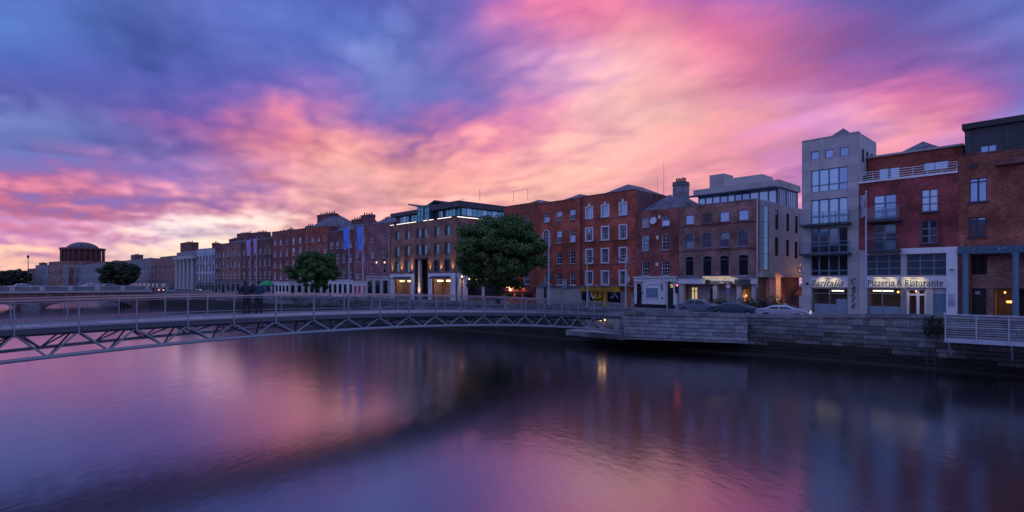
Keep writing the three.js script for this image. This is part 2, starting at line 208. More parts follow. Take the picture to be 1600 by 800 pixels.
function outline([u0, u1, v0, v1, rise = 0], inset = 0, C = THREE.Path) {
  u0 += inset; u1 -= inset; v0 += inset; v1 -= inset; const p = new C(); p.moveTo(u0, v0); p.lineTo(u1, v0);
  if (rise) { p.lineTo(u1, v1 - rise); const w = (u1 - u0) / 2, r = (w * w + rise * rise) / (2 * rise), a = Math.asin(clamp(w / r, -1, 1)), cy = v1 - r; for (let i = 1; i <= 8; i++) { const t = lerp(Math.PI / 2 - a, Math.PI / 2 + a, i / 8); p.lineTo((u0 + u1) / 2 + r * Math.cos(t), cy + r * Math.sin(t)); } }
  else { p.lineTo(u1, v1); p.lineTo(u0, v1); }
  p.closePath(); return p;
}
// a window of its own: frame with mullions and transoms, one pane per light, glazing bars, sill, surround
function win(F, r, o = {}) {
  const [u0, u1, v0, v1, rise = 0] = r, w = u1 - u0, h = v1 - v0, t = o.t ?? 0.06, rec = o.recess ?? 0.16, fm = o.frame ?? M.sash;
  const g = new THREE.Group(); g.name = o.name ?? 'window'; F.put(g, u0, v0, -rec);
  const cx = [0, ...(o.cx ?? []), 1], ry = [0, ...(o.ry ?? []), 1], fr = [];
  if (rise) { const s = outline([0, w, 0, h, rise], 0.004, THREE.Shape); s.holes.push(outline([0, w, 0, h, rise], t)); fr.push(clean(new THREE.ExtrudeGeometry(s, { depth: 0.07, bevelEnabled: false }))); }
  else fr.push(bx(0.004, t, 0.004, h - 0.004, 0, 0.07), bx(w - t, w - 0.004, 0.004, h - 0.004, 0, 0.07), bx(t, w - t, 0.004, t, 0, 0.07), bx(t, w - t, h - t, h - 0.004, 0, 0.07));
  const mt = o.m ?? t;
  for (let i = 1; i < cx.length - 1; i++) fr.push(bx(cx[i] * w - mt / 2, cx[i] * w + mt / 2, t, h - t - (rise ? rise * 0.3 : 0), 0.002, 0.062));
  for (let j = 1; j < ry.length - 1; j++) fr.push(bx(t, w - t, ry[j] * h - mt * 0.4, ry[j] * h + mt * 0.4, 0.004, 0.058));
  obj('frame', fr, fm, g);
  for (let i = 0; i < cx.length - 1; i++) for (let j = 0; j < ry.length - 1; j++) {
    const a = cx[i] * w, b = cx[i + 1] * w, c = ry[j] * h, d = ry[j + 1] * h, top = j === ry.length - 2;
    const pm = typeof o.pane === 'function' ? o.pane(i, j) : Array.isArray(o.pane) ? pick(o.pane) : o.pane ?? pick([M.glassDark, M.glassDim, M.glassBlue]);
    const geo = rise && top && cx.length === 2 ? clean(new THREE.ShapeGeometry(outline([a - (a + b) / 2 + 0.03, (b - a) / 2 - 0.03, (c - d) / 2, (d - c) / 2 - 0.03, rise], 0, THREE.Shape))) : clean(new THREE.PlaneGeometry(b - a - 0.02, d - c - 0.02));
    const p = obj('pane', geo, pm, g); p.position.set((a + b) / 2, (c + d) / 2, 0.026); const k = o.tilt ?? 0.006; if (pm !== M.clear) p.rotation.set(rr(-k, k), rr(-k, k), 0);
  }
  if (o.bars) { const [nx, ny] = o.bars, gb = []; for (let i = 1; i < nx; i++) gb.push(bx(w * i / nx - 0.012, w * i / nx + 0.012, t, h - t - rise * 0.25, 0.03, 0.05)); for (let j = 1; j < ny; j++) gb.push(bx(t, w - t, h * j / ny - 0.012, h * j / ny + 0.012, 0.031, 0.049)); obj('glazing_bars', gb, o.barMat ?? fm, g); }
  if (o.sill !== null) obj('sill', bx(-0.1, w + 0.1, -0.13, -0.004, 0.02, rec + 0.12), o.sill ?? M.grey, g);
  if (o.surround) { const s = outline([-o.surround, w + o.surround, -0.002, h + o.surround, rise ? rise + o.surround * 0.4 : 0], 0, THREE.Shape); s.holes.push(outline([0.004, w - 0.004, 0.002, h - 0.004, rise])); obj('surround', clean(new THREE.ExtrudeGeometry(s, { depth: 0.07, bevelEnabled: false }).translate(0, 0, rec - 0.02)), o.surroundMat ?? M.white, g); }
  if (o.keystone) obj('keystone', bx(w / 2 - 0.13, w / 2 + 0.13, h + o.surround - 0.02, h + o.surround + 0.32, rec - 0.02, rec + 0.1), o.surroundMat ?? M.white, g);
  return g;
}
// closed carcass behind the front wall: party walls, back wall, flat roof deck
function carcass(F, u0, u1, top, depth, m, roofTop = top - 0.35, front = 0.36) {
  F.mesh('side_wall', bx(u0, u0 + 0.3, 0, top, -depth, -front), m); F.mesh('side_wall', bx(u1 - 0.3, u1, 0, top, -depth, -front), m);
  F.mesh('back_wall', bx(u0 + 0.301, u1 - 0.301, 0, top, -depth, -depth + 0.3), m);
  F.mesh('roof_deck', bx(u0 + 0.302, u1 - 0.302, roofTop - 0.25, roofTop, -depth + 0.302, -front), M.lead);
}
const coping = (F, u0, u1, top, m = M.grey, h = 0.12, out = 0.08) => F.mesh('coping', bx(u0 - 0.002, u1 + 0.002, top + 0.002, top + h, -0.45, out), m);
function hipRoof(F, u0, u1, y, rise, z0, z1, m = M.slate) {   // slate hip roof: ridge runs back from the street
  const c = (u0 + u1) / 2, w = (u1 - u0) / 2, P = [[u0, y, z0], [u1, y, z0], [u1, y, z1], [u0, y, z1], [c, y + rise, z0 - w * 0.9], [c, y + rise, z1 + w * 0.9]];
  const idx = [[0, 1, 4], [1, 2, 5], [1, 5, 4], [2, 3, 5], [3, 0, 4], [3, 4, 5]], g = new THREE.BufferGeometry();
  g.setAttribute('position', new THREE.BufferAttribute(new Float32Array(idx.flat().flatMap((i) => P[i])), 3)); return F.mesh('roof', muv(g), m);
}
function ridgeRoof(F, u0, u1, y, rise, z0, z1, m = M.slate) {  // pitched roof: ridge parallel to the street
  const s = new THREE.Shape([[z0, y], [z1, y], [(z0 + z1) / 2, y + rise]].map(([a, b]) => new THREE.Vector2(-a, b)));
  return F.mesh('roof', muv(new THREE.ExtrudeGeometry(s, { depth: u1 - u0, bevelEnabled: false }).rotateY(Math.PI / 2).translate(u0, 0, 0)), m);
}
function chimney(F, u, z, y0, y1, w, d, pots, m = M.brickDark) {
  const g = new THREE.Group(); g.name = 'chimney'; F.put(g, u, 0, z);
  obj('stack', [bx(-w / 2, w / 2, y0, y1, -d / 2, d / 2)], m, g); obj('cap', [bx(-w / 2 - 0.08, w / 2 + 0.08, y1 - 0.35, y1 - 0.2, -d / 2 - 0.08, d / 2 + 0.08), bx(-w / 2 - 0.06, w / 2 + 0.06, y1 + 0.002, y1 + 0.1, -d / 2 - 0.06, d / 2 + 0.06)], m, g);
  const along = d > w; for (let i = 0; i < pots; i++) { const t = (i + 0.5) / pots - 0.5, hgt = rr(0.35, 0.6); obj('chimney_pot', lathe([[0.14, 0], [0.11, hgt * 0.8], [0.15, hgt * 0.82], [0.13, hgt], [0.08, hgt]], 10, along ? 0 : t * w, y1 + 0.1, along ? t * d : 0), M.clay, g); }
  return g;
}
function room(F, u0, u1, v0, v1, depth, m = M.dark, z0 = -0.36) { // the space behind a shop window
  return F.mesh('interior', [bx(u0 - 0.1, u1 + 0.1, v0 - 0.12, v0 - 0.004, -depth, z0), bx(u0 - 0.1, u1 + 0.1, v1 + 0.004, v1 + 0.1, -depth, z0), bx(u0 - 0.1, u0 - 0.002, v0 - 0.003, v1 + 0.003, -depth, z0), bx(u1 + 0.002, u1 + 0.1, v0 - 0.003, v1 + 0.003, -depth, z0), bx(u0 - 0.1, u1 + 0.1, v0 - 0.12, v1 + 0.1, -depth - 0.1, -depth - 0.002)], m);
}
function building(name, label, pxL, pxR, opt = {}) {
  const A = opt.A ?? street(pxL), B = opt.B ?? street(pxR), turn = Math.atan2(-(B[1] - A[1]), B[0] - A[0]);
  const b = thing(name, label, opt.category ?? 'building', [A[0], 0, A[1]], turn, opt.group); return new Face(b, A, B);
}
// ---------------------------------------------------------------- the setting: land on both banks, roadway, river
const WATER = -2.55;
const XS = (pts, f, off) => pts.map(([x]) => [x, f(x) + off]);
sheet([...WALL.map(([x, z]) => [x, z - 0.4]), [-1500, 300], [-1500, -900], [500, -900], [500, -54.3]], -0.02, 'north_ground', M.paving);
sheet([...XS(WALL, wallZ, -2.4), ...XS(FAC, facZ, 3.2).reverse()], -0.005, 'road', M.asphalt);
sheet([...SOUTH.map(([x, z]) => [x, z + 0.4]), [-1500, 500], [500, 500], [500, -4]], 1.0, 'south_ground', M.paving);
function ribbon(pts, f, o0, o1, y0, y1, name, m) {       // a kerb, pavement or wall that follows a bank
  const g = []; for (let i = 0; i < pts.length - 1; i++) { const [a, b] = [pts[i][0], pts[i + 1][0]]; const P = [[a, f(a) + o0], [b, f(b) + o0], [b, f(b) + o1], [a, f(a) + o1]]; const s = new THREE.Shape(P.map(([x, z]) => new THREE.Vector2(x, -z))); g.push(muv(new THREE.ExtrudeGeometry(s, { depth: y1 - y0, bevelEnabled: false }).rotateX(-Math.PI / 2).translate(0, y0, 0))); }
  const o = new THREE.Mesh(merge(g), m); o.name = name; o.receiveShadow = o.castShadow = true; o.userData.kind = 'structure'; scene.add(o); return o;
}
ribbon(FAC, facZ, 0.02, 3.2, -0.018, 0.12, 'pavement', M.paving);
ribbon(WALL, wallZ, -2.4, -0.45, -0.016, 0.11, 'quayside_pavement', M.paving);
for (const [o, nm] of [[-7.4, 'lane_marking']]) { const g = []; for (let x = 20; x > -180; x -= 6) { const z = wallZ(x) + o, z2 = wallZ(x - 3) + o; g.push(clean(new THREE.ShapeGeometry(new THREE.Shape([[x, -z], [x - 3, -z2], [x - 3, -z2 + 0.12], [x, -z + 0.12]].map(([a, b]) => new THREE.Vector2(a, b)))).rotateX(-Math.PI / 2))); } const m = new THREE.Mesh(merge(g), M.paint); m.name = nm; m.position.y = 0.001; m.userData.kind = 'structure'; scene.add(m); }
// river: smooth from the long exposure, faint wind streaks
const waveTex = rep(tex(1024, (u, v) => 0.5 + 0.6 * (fbm(u * 10 + v * 4, v * 22, 4, 0, 3) - 0.5) * Math.min(1, 8 * Math.min(u, 1 - u, v, 1 - v)) + 0.25 * (fbm(u * 70, v * 120, 3, 0, 5) - 0.5) * Math.min(1, 8 * Math.min(u, 1 - u, v, 1 - v)), false), 26);
const waterMat = new THREE.MeshPhysicalMaterial({ roughness: 0.16, metalness: 1, bumpMap: waveTex, bumpScale: 0.013 }); waterMat.color.setRGB(0.36, 0.34, 0.38); waterMat.name = 'river_water';
{ const g = new THREE.PlaneGeometry(900, 260, 1, 1).rotateX(-Math.PI / 2).translate(-370, WATER, 20); const uv = g.attributes.uv, p = g.attributes.position; for (let i = 0; i < p.count; i++) uv.setXY(i, p.getX(i) * 0.82 + p.getZ(i) * 0.57, p.getZ(i) * 0.82 - p.getX(i) * 0.57); const o = new THREE.Mesh(g, waterMat); o.name = 'river'; o.receiveShadow = true; o.userData.kind = 'structure'; scene.add(o); }
ribbon(WALL, wallZ, -0.2, 1.1, -6, WATER + 0.12, 'river_mud', M.mud);

// ---------------------------------------------------------------- quay walls
const stoneTint = [[0.25, 0.25, 0.26], [0.19, 0.19, 0.2], [0.3, 0.3, 0.3], [0.15, 0.145, 0.15], [0.23, 0.21, 0.2]].map((c, i) => mat('quay_granite_' + 'abcde'[i], c, 0.9, { map: rep(grainTex, 1.3), bumpMap: grainBump, bumpScale: 0.012 }));
const algae = [[0.022, 0.028, 0.014], [0.03, 0.032, 0.022], [0.014, 0.018, 0.012]].map((c, i) => mat('algae_on_stone_' + 'abc'[i], c, 0.8, { map: rep(grainTex, 1.3), bumpMap: grainBump, bumpScale: 0.02 }));
const stained = [[0.13, 0.13, 0.12], [0.09, 0.095, 0.08], [0.16, 0.155, 0.15]].map((c, i) => mat('stained_granite_' + 'abc'[i], c, 0.9, { map: rep(grainTex, 1.3), bumpMap: grainBump, bumpScale: 0.015 }));
const unitStone = (() => { const s = new THREE.Shape([[-0.485, -0.46], [0.485, -0.46], [0.485, 0.46], [-0.485, 0.46]].map(([a, b]) => new THREE.Vector2(a, b))); return muv(new THREE.ExtrudeGeometry(s, { depth: 0.9, bevelEnabled: true, bevelThickness: 0.1, bevelSize: 0.015, bevelSegments: 1 }).translate(0, 0, -0.9)); })();
function stone(parent, name, u0, u1, v0, v1, proud, m) { const o = new THREE.Mesh(unitStone, m); o.name = name; o.castShadow = o.receiveShadow = true; o.scale.set(u1 - u0, v1 - v0, 0.3); o.position.set((u0 + u1) / 2, (v0 + v1) / 2, proud); o.rotation.set(rr(-0.012, 0.012), rr(-0.008, 0.008), 0); parent.add(o); return o; }
function stoneWall(t, u0, u1, vb, topAt, courseH, len, limit, opt = {}) {   // courses of separate blocks; the low wet ones are joined
  const wet = []; let n = 0, k = 0;
  const copeH = opt.cope ?? 0.3;
  for (let u = u0; u < u1 - 0.2;) { const w = Math.min(rr(1.0, 1.5), u1 - u), tp = topAt(u + w / 2); stone(t, 'coping_stone', u, u + w, tp - copeH, tp, 0.1 + rr(0, 0.03), pick(stoneTint.slice(0, 3))); u += w; }
  for (let v = topAt(u0) - copeH; v > vb; v -= courseH * (0.7 + 0.6 * hash(k, 3, 9))) {
    k++; const hgt = courseH * (0.7 + 0.6 * hash(k, 3, 9));
    for (let u = u0 - rr(0, len * 0.5); u < u1;) {
      const w = rr(0.45, 1.55) * len, a = Math.max(u, u0), b = Math.min(u + w, u1); u += w; if (b - a < 0.12) continue;
      const line = (opt.algae ?? -99) + 0.9 * (fbm((a + 40) * 0.3, 3, 2) - 0.5), isWet = v < line, top = topAt((a + b) / 2) - copeH;
      const hi = k === 1 ? top : v, lo = v - hgt, m = isWet ? pick(algae) : R() < 0.9 - (v - line) * 0.8 ? pick(stained) : pick(stoneTint);
      if (!isWet && n < limit) { stone(t, 'stone', a, b, lo, hi, rr(-0.03, 0.07), m); n++; }
      else wet.push([a, b, lo, hi, rr(-0.02, 0.06), m]);
    }
  }
  const groups = new Map(); for (const w of wet) { if (!groups.has(w[5])) groups.set(w[5], []); groups.get(w[5]).push(unitStone.clone().scale(w[1] - w[0], w[3] - w[2], 0.3).translate((w[0] + w[1]) / 2, (w[2] + w[3]) / 2, w[4])); }
  for (const [m, l] of groups) { const o = obj(m.name.startsWith('algae') ? 'algae_covered_stones' : 'lower_stones', l, m, t); o.userData.kind = 'stuff'; }
}
{ // near stretch, from the footbridge landing to the right edge
  const A = WALL[1], B = WALL[0], turn = Math.atan2(-(B[1] - A[1]), B[0] - A[0]);
  const t = thing('quay_wall', 'long grey granite quay wall with dark algae below, under the pizzeria', 'wall', [A[0], 0, A[1]], turn);
  const topAt = (u) => 0.62 + 0.42 * sstep(4, 17, u);
  obj('core', [bx(-4, 40, -6, 0.6, -0.75, -0.31), bx(16, 40, 0.598, 0.95, -0.7, -0.33)], M.joint, t);
  stoneWall(t, -3.6, 26, -4.6, topAt, 0.34, 0.95, 290, { algae: -1.75 });
  // ladder down to the water
  const lu = (() => { const F = new Face(null, A, B); return F.U(1454); })();
  const l = thing('river_ladder', 'narrow iron ladder fixed low on the quay wall', 'ladder', [A[0] + Math.cos(turn) * lu + Math.sin(turn) * 0.2, 0, A[1] - Math.sin(turn) * lu + Math.cos(turn) * 0.2], turn);
  obj('stringer', bx(-0.24, -0.19, -3.4, -0.6, -0.03, 0.03), M.steelDark, l); obj('stringer', bx(0.19, 0.24, -3.4, -0.6, -0.03, 0.03), M.steelDark, l);
  for (let y = -3.2; y < -0.7; y += 0.32) obj('rung', bar([-0.19, y, 0], [0.19, y, 0], 0.018), M.steelDark, l);
  // weeds rooted on the wall head
  const wu = new Face(null, A, B).U(1460);
  const w = thing('wall_weeds', 'dark tuft of weeds hanging over the wall by the boardwalk', 'weeds', [A[0] + Math.cos(turn) * wu, 0.2, A[1] - Math.sin(turn) * wu], turn);
  const lg = []; for (let i = 0; i < 420; i++) { const x = rr(-0.55, 0.5), y = rr(-0.7, 0.75) * (1 - 0.3 * Math.abs(x)), z = rr(0.12, 0.4); lg.push(leaf(x, y, z, rr(0.05, 0.1))); } obj('foliage', lg, mat('weed_leaf', [0.03, 0.045, 0.02], 0.8, { side: THREE.DoubleSide }), w);
}
function leaf(x, y, z, s) { const g = new THREE.PlaneGeometry(s, s * 1.3); g.rotateX(rr(-1.2, 1.2)); g.rotateY(rr(0, 6.28)); g.rotateZ(rr(-0.8, 0.8)); g.translate(x, y, z); return clean(g); }
{ // upstream stretch behind the footbridge
  const pts = WALL.slice(1, 6);
  for (let i = 0; i < pts.length - 1; i++) {
    const B = pts[i], A = pts[i + 1], turn = Math.atan2(-(B[1] - A[1]), B[0] - A[0]), L = Math.hypot(B[0] - A[0], B[1] - A[1]);
    const t = thing('quay_wall', ['granite quay wall seen through the footbridge, below the yellow shop', 'granite quay wall behind the footbridge, below the large tree', 'granite quay wall beyond the footbridge, below the smaller tree', 'far granite quay wall running up to the stone bridge'][i], 'wall', [A[0], 0, A[1]], turn, 'quay walls upstream');
    obj('core', bx(0.005, L - 0.005, -6, 0.68, -0.75, -0.31), M.joint, t);
    stoneWall(t, 0, L, -4.6, () => 0.75, i < 2 ? 0.36 : 0.7, i < 2 ? 1.1 : 2.2, i < 2 ? 120 : 40, { algae: [-1.0, -0.6, -0.4, -0.4][i] });
  }
  ribbon(WALL.slice(5), wallZ, -0.6, 0, -6, 0.75, 'far_embankment', M.grey);
  ribbon(SOUTH, southZ, 0, 0.55, -6, 2.0, 'south_embankment', M.grey);
}
{ // stone landing of the footbridge, standing out from the wall
  const A = [-27.6, -38.9], B = [-19.0, -43.15], turn = Math.atan2(-(B[1] - A[1]), B[0] - A[0]), L = Math.hypot(B[0] - A[0], B[1] - A[1]);
  const t = thing('bridge_landing', 'pale block-built landing standing out from the quay wall at the footbridge end', 'abutment', [A[0], 0, A[1]], turn);
  const s = new THREE.Shape([[0.02, 0.3], [L - 0.02, 0.3], [L - 0.02, 0.9], [2.6, 4.6], [-1.7, 3.6]].map(([a, b]) => new THREE.Vector2(a, b)));
  obj('core', muv(new THREE.ExtrudeGeometry(s, { depth: 1.95, bevelEnabled: false }).rotateX(-Math.PI / 2).translate(0, -1.48, 0)), M.concrete, t);
  const pale = [[0.36, 0.37, 0.38], [0.29, 0.3, 0.31], [0.4, 0.41, 0.41], [0.24, 0.25, 0.26]].map((c, i) => mat('pale_granite_' + 'abcd'[i], c, 0.88, { map: rep(grainTex, 1.1), bumpMap: grainBump, bumpScale: 0.008 }));
  for (let u = 0; u < L - 0.1;) { const w = Math.min(rr(0.7, 1.0), L - u); stone(t, 'coping_stone', u, u + w, 0.36, 0.72, 0.08, pick(stoneTint)); u += w; }
  let k = 0; for (let v = 0.36; v > -1.45; v -= 0.302, k++) for (let u = -(k % 2) * 0.4; u < L;) { const w = rr(0.35, 1.05), a = Math.max(0, u), b = Math.min(L, u + w); u += w; if (b - a > 0.1) stone(t, 'stone', a, b, v - 0.302, v, rr(0, 0.03), pick(pale)); }
  for (let v = 0.36, k2 = 0; v > -1.45; v -= 0.302, k2++) for (let z = -3.4; z < -0.25;) { const w = rr(0.5, 0.9), b = Math.min(-0.25, z + w); const o = stone(t, 'end_stone', 0, b - z, v - 0.302, v, 0, pick(pale)); o.position.set(-0.02 + (z + b) / 2 * 0.47 * 0 + (z + b) / 4 * -0 - 0.02, v - 0.151, (z + b) / 2); o.rotation.set(0, -Math.PI / 2, 0); z += w; }
  obj('soffit_slab', bx(0, L, -1.62, -1.485, -3.2, 0.06), M.concrete, t);
}
{ // boardwalk cantilevered from the wall at the right
  const P0 = [-6.6, -42.7], P1 = [12, -43.9], turn = Math.atan2(-(P1[1] - P0[1]), P1[0] - P0[0]), L = Math.hypot(P1[0] - P0[0], P1[1] - P0[1]);
  const t = thing('boardwalk', 'pale steel boardwalk with horizontal rails hung from the quay wall', 'boardwalk', [P0[0], 0, P0[1]], turn);
  const timber = mat('weathered_boards', [0.16, 0.14, 0.14], 0.85, { map: stoneTex });
  for (let z = -3.0; z < -0.05; z += 0.15) obj('board', bx(0, L, -0.3, -0.26, z, z + 0.14), timber, t);
  obj('edge_beam', bx(-0.05, L, -0.5, -0.24, 0, 0.08), M.steelPale, t);
  for (let i = 0; i * 1.45 <= L; i++) {
    const u = i * 1.45; obj('post', bx(u - 0.03, u + 0.03, -0.5, 1.16, 0.082, 0.17), M.steelPale, t);
    if (i % 2 === 0) { obj('bracket', beam([u + 0.1, -0.46, -0.25], [u + 0.1, -1.5, -2.0], 0.09, 0.13), M.steelPale, t); obj('cross_beam', bx(u + 0.04, u + 0.16, -0.46, -0.305, -2.9, -0.02), M.steelDark, t); }
  }
  for (let j = 0; j < 9; j++) { const y = -0.1 + j * 0.137; obj('rail', bar([0, y, 0.06], [L, y, 0.06], j === 4 ? 0.03 : 0.014, undefined, 6), M.steelPale, t); obj('end_rail', bar([-0.02, y, 0.06], [-0.3, y, -2.9], 0.014, undefined, 6), M.steelPale, t); }
  obj('handrail', bar([-0.05, 1.19, 0.09], [L, 1.19, 0.09], 0.035), M.steelPale, t); obj('end_handrail', bar([-0.05, 1.19, 0.09], [-0.33, 1.19, -2.9], 0.035), M.steelPale, t);
}

// ---------------------------------------------------------------- footbridge
{
  const t = thing('footbridge', 'slender steel footbridge with a shallow arch and open triangular trusses over the river', 'bridge', [-29.6, 0, -13]);
  const N = 27, S = 51 / N, z = (i) => -25.5 + S * i, deckY = (q) => 1.49 - 0.00128 * (q - 5) ** 2, lowY = (q) => 0.65 - 0.00248 * q * q, HW = 2.1;
  for (const s of [-1, 1]) {
    const curve = new THREE.CatmullRomCurve3(Array.from({ length: 28 }, (_, i) => new THREE.Vector3(s * HW, lowY(z(i)), z(i))));
    obj('bottom_chord', clean(new THREE.TubeGeometry(curve, 80, 0.078, 10)), M.steel, t);
    const seg = (y0, y1, x0, x1) => { const g = []; for (let i = 0; i < N; i++) { const a = z(i), b = z(i + 1), y = (q) => deckY(q); const p = new THREE.BoxGeometry(x1 - x0, y1 - y0, b - a); const pos = p.attributes.position; for (let k = 0; k < pos.count; k++) { const Z = pos.getZ(k) + (a + b) / 2; pos.setXYZ(k, pos.getX(k) + (x0 + x1) / 2, pos.getY(k) + (y0 + y1) / 2 + y(Z), Z); } g.push(muv(p)); } return g; };
    obj('edge_beam', seg(-0.2, 0.0, s > 0 ? HW - 0.12 : -HW - 0.04, s > 0 ? HW + 0.04 : -HW + 0.12), M.steelDark, t);
    obj('deck_edge', seg(0.002, 0.06, s > 0 ? HW - 0.06 : -HW - 0.06, s > 0 ? HW + 0.06 : -HW + 0.06), M.steel, t);
    obj('handrail', seg(1.03, 1.09, s > 0 ? HW - 0.02 : -HW - 0.1, s > 0 ? HW + 0.1 : -HW + 0.02), M.rail, t);
    obj('toe_rail', seg(0.16, 0.2, s * HW - 0.02, s * HW + 0.02), M.steel, t); obj('upper_rail', seg(0.95, 0.98, s * HW - 0.02, s * HW + 0.02), M.steel, t);
    for (let i = 0; i <= N; i++) obj('post', beam([s * (HW + 0.02), deckY(z(i)) - 0.3, z(i)], [s * (HW + 0.04), deckY(z(i)) + 1.03, z(i)], 0.05, 0.09), M.steel, t);
    const bars = []; for (let q = -25.4; q < 25.4; q += 0.115) bars.push(bx(s * HW - 0.005, s * HW + 0.005, deckY(q) + 0.2, deckY(q) + 0.95, q - 0.005, q + 0.005)); obj('railing_bars', bars, M.steelDark, t).userData.kind = 'stuff';
    for (let i = 0; i < N; i++) { const m = (z(i) + z(i + 1)) / 2, low = [s * HW, lowY(m), m];
      for (const e of [z(i), z(i + 1)]) { const q = lerp(m, e, 0.94); obj('truss_diagonal', bar(low, [s * (HW - 0.05), deckY(e) - 0.25, q], 0.04), M.steel, t); obj('inner_diagonal', bar(low, [s * 0.12, deckY(e) - 0.32, q], 0.035, undefined, 6), M.steelDark, t); } }
  }
  obj('deck', (() => { const g = []; for (let q = -25.5; q < 25.5; q += 0.3) { const p = new THREE.BoxGeometry(2 * HW - 0.26, 0.05, 0.28); p.translate(0, deckY(q + 0.15) - 0.03, q + 0.15); g.push(muv(p)); } return g; })(), M.deck, t);
  for (let i = 0; i <= N; i++) obj('cross_beam', bx(-HW + 0.121, HW - 0.121, deckY(z(i)) - 0.24, deckY(z(i)) - 0.07, z(i) - 0.05, z(i) + 0.05), M.steelDark, t);
  obj('spine_tube', clean(new THREE.TubeGeometry(new THREE.CatmullRomCurve3(Array.from({ length: 28 }, (_, i) => new THREE.Vector3(0, deckY(z(i)) - 0.36, z(i)))), 60, 0.08, 8)), M.steelDark, t);
  const ab = thing('bridge_bearing', 'low concrete bearing shelf under the north end of the footbridge', 'abutment', [-30, 0, -40]);
  obj('shelf', [bx(-4.2, 2.3, -1.75, -1.3, -2, 0.9), bx(-3.9, 2.0, -1.298, -0.2, -2, -0.9)], M.concrete, ab);
  for (const u of [-0.15, 0.35]) { const l = thing('bulkhead_lamp', u < 0 ? 'left glowing orange lamp under the footbridge end' : 'right glowing orange lamp under the footbridge end', 'lamp', [-31.3 + u, -0.3, -40.76]); obj('backplate', bx(-0.12, 0.12, -0.16, 0.16, -0.14, -0.09), M.steelDark, l); obj('bulb', clean(new THREE.SphereGeometry(0.1, 12, 8)), G.bulk, l); lampLight(l, [1, 0.6, 0.28], 0.2, [0, 0, 0.16], 4); }
}
// ---------------------------------------------------------------- the near row: surveyed from enlarged views (corner of the view, metres follow from the facade plane)
const VIEW = { r1: [1240, 180, 0.225], r2: [1240, 340, 0.225], m1: [960, 250, 0.2], m2: [960, 380, 0.2], c1: [780, 270, 0.175], c2: [780, 380, 0.175], h1: [580, 290, 0.175], h2: [580, 370, 0.175], l1: [400, 310, 0.15], l2: [400, 390, 0.15] };
const zr = (F, v, x0, y0, x1, y1) => { const [a, b, s] = VIEW[v]; return F.rect(a + x0 * s, b + y0 * s, a + x1 * s, b + y1 * s); };
const near = (pxL, pxR, z = -57) => { const P = (px) => [Math.tan(bearing(px)) * -z, z]; return { A: P(pxL), B: P(pxR) }; };
function balcony(F, u0, u1, v, out = 1.0, h = 1.05, glass = true) {
  const g = new THREE.Group(); g.name = 'balcony'; F.put(g, u0, v, 0); const w = u1 - u0;
  obj('slab', bx(0, w, -0.2, 0, 0.005, out), M.zinc, g);
  obj('handrail', [bx(0, w, h - 0.04, h, out - 0.05, out), bx(0, 0.04, h - 0.04, h, 0.02, out - 0.052), bx(w - 0.04, w, h - 0.04, h, 0.02, out - 0.052)], M.steel, g);
  const n = Math.max(3, Math.round(w / 0.9)); for (let i = 0; i < n; i++) obj('post', bx(i / (n - 1) * (w - 0.04), i / (n - 1) * (w - 0.04) + 0.04, 0.002, h - 0.042, out - 0.047, out - 0.008), M.steelDark, g);
  if (glass) { obj('balustrade_glass', bx(0.05, w - 0.05, 0.08, h - 0.1, out - 0.034, out - 0.024), M.balconyGlass, g); for (const x of [0.02, w - 0.03]) obj('balustrade_glass', bx(x, x + 0.01, 0.08, h - 0.1, 0.06, out - 0.06), M.balconyGlass, g); }
  else { const b = []; for (let x = 0.1; x < w; x += 0.11) b.push(bx(x - 0.006, x + 0.006, 0.002, h - 0.04, out - 0.034, out - 0.022)); obj('balusters', b, M.steelDark, g); }
  return g;
}
function panels(F, rects, cw, ch, mset, proud = 0.03) {     // stone cladding panels with open joints
  for (const [a, b, c, d] of rects) { const nx = Math.max(1, Math.round((b - a) / cw)), ny = Math.max(1, Math.round((d - c) / ch)); for (let i = 0; i < nx; i++) for (let j = 0; j < ny; j++) F.mesh('cladding_panel', bx(lerp(a, b, i / nx) + 0.006, lerp(a, b, (i + 1) / nx) - 0.006, lerp(c, d, j / ny) + 0.006, lerp(c, d, (j + 1) / ny) - 0.006, 0.002, proud), pick(mset)); }
}
function hangLamp(F, u, v, z, m, rgb, I, name = 'pendant_lamp') { F.light((g) => { g.name = name; obj('cord', bar([u, v + 0.1, z], [u, v + 0.6, z], 0.008, undefined, 5), M.iron, g); obj('bulb', clean(new THREE.SphereGeometry(0.09, 12, 8).translate(u, v, z)), m, g); lampLight(g, rgb, I, [u, v - 0.14, z], 3); }); }

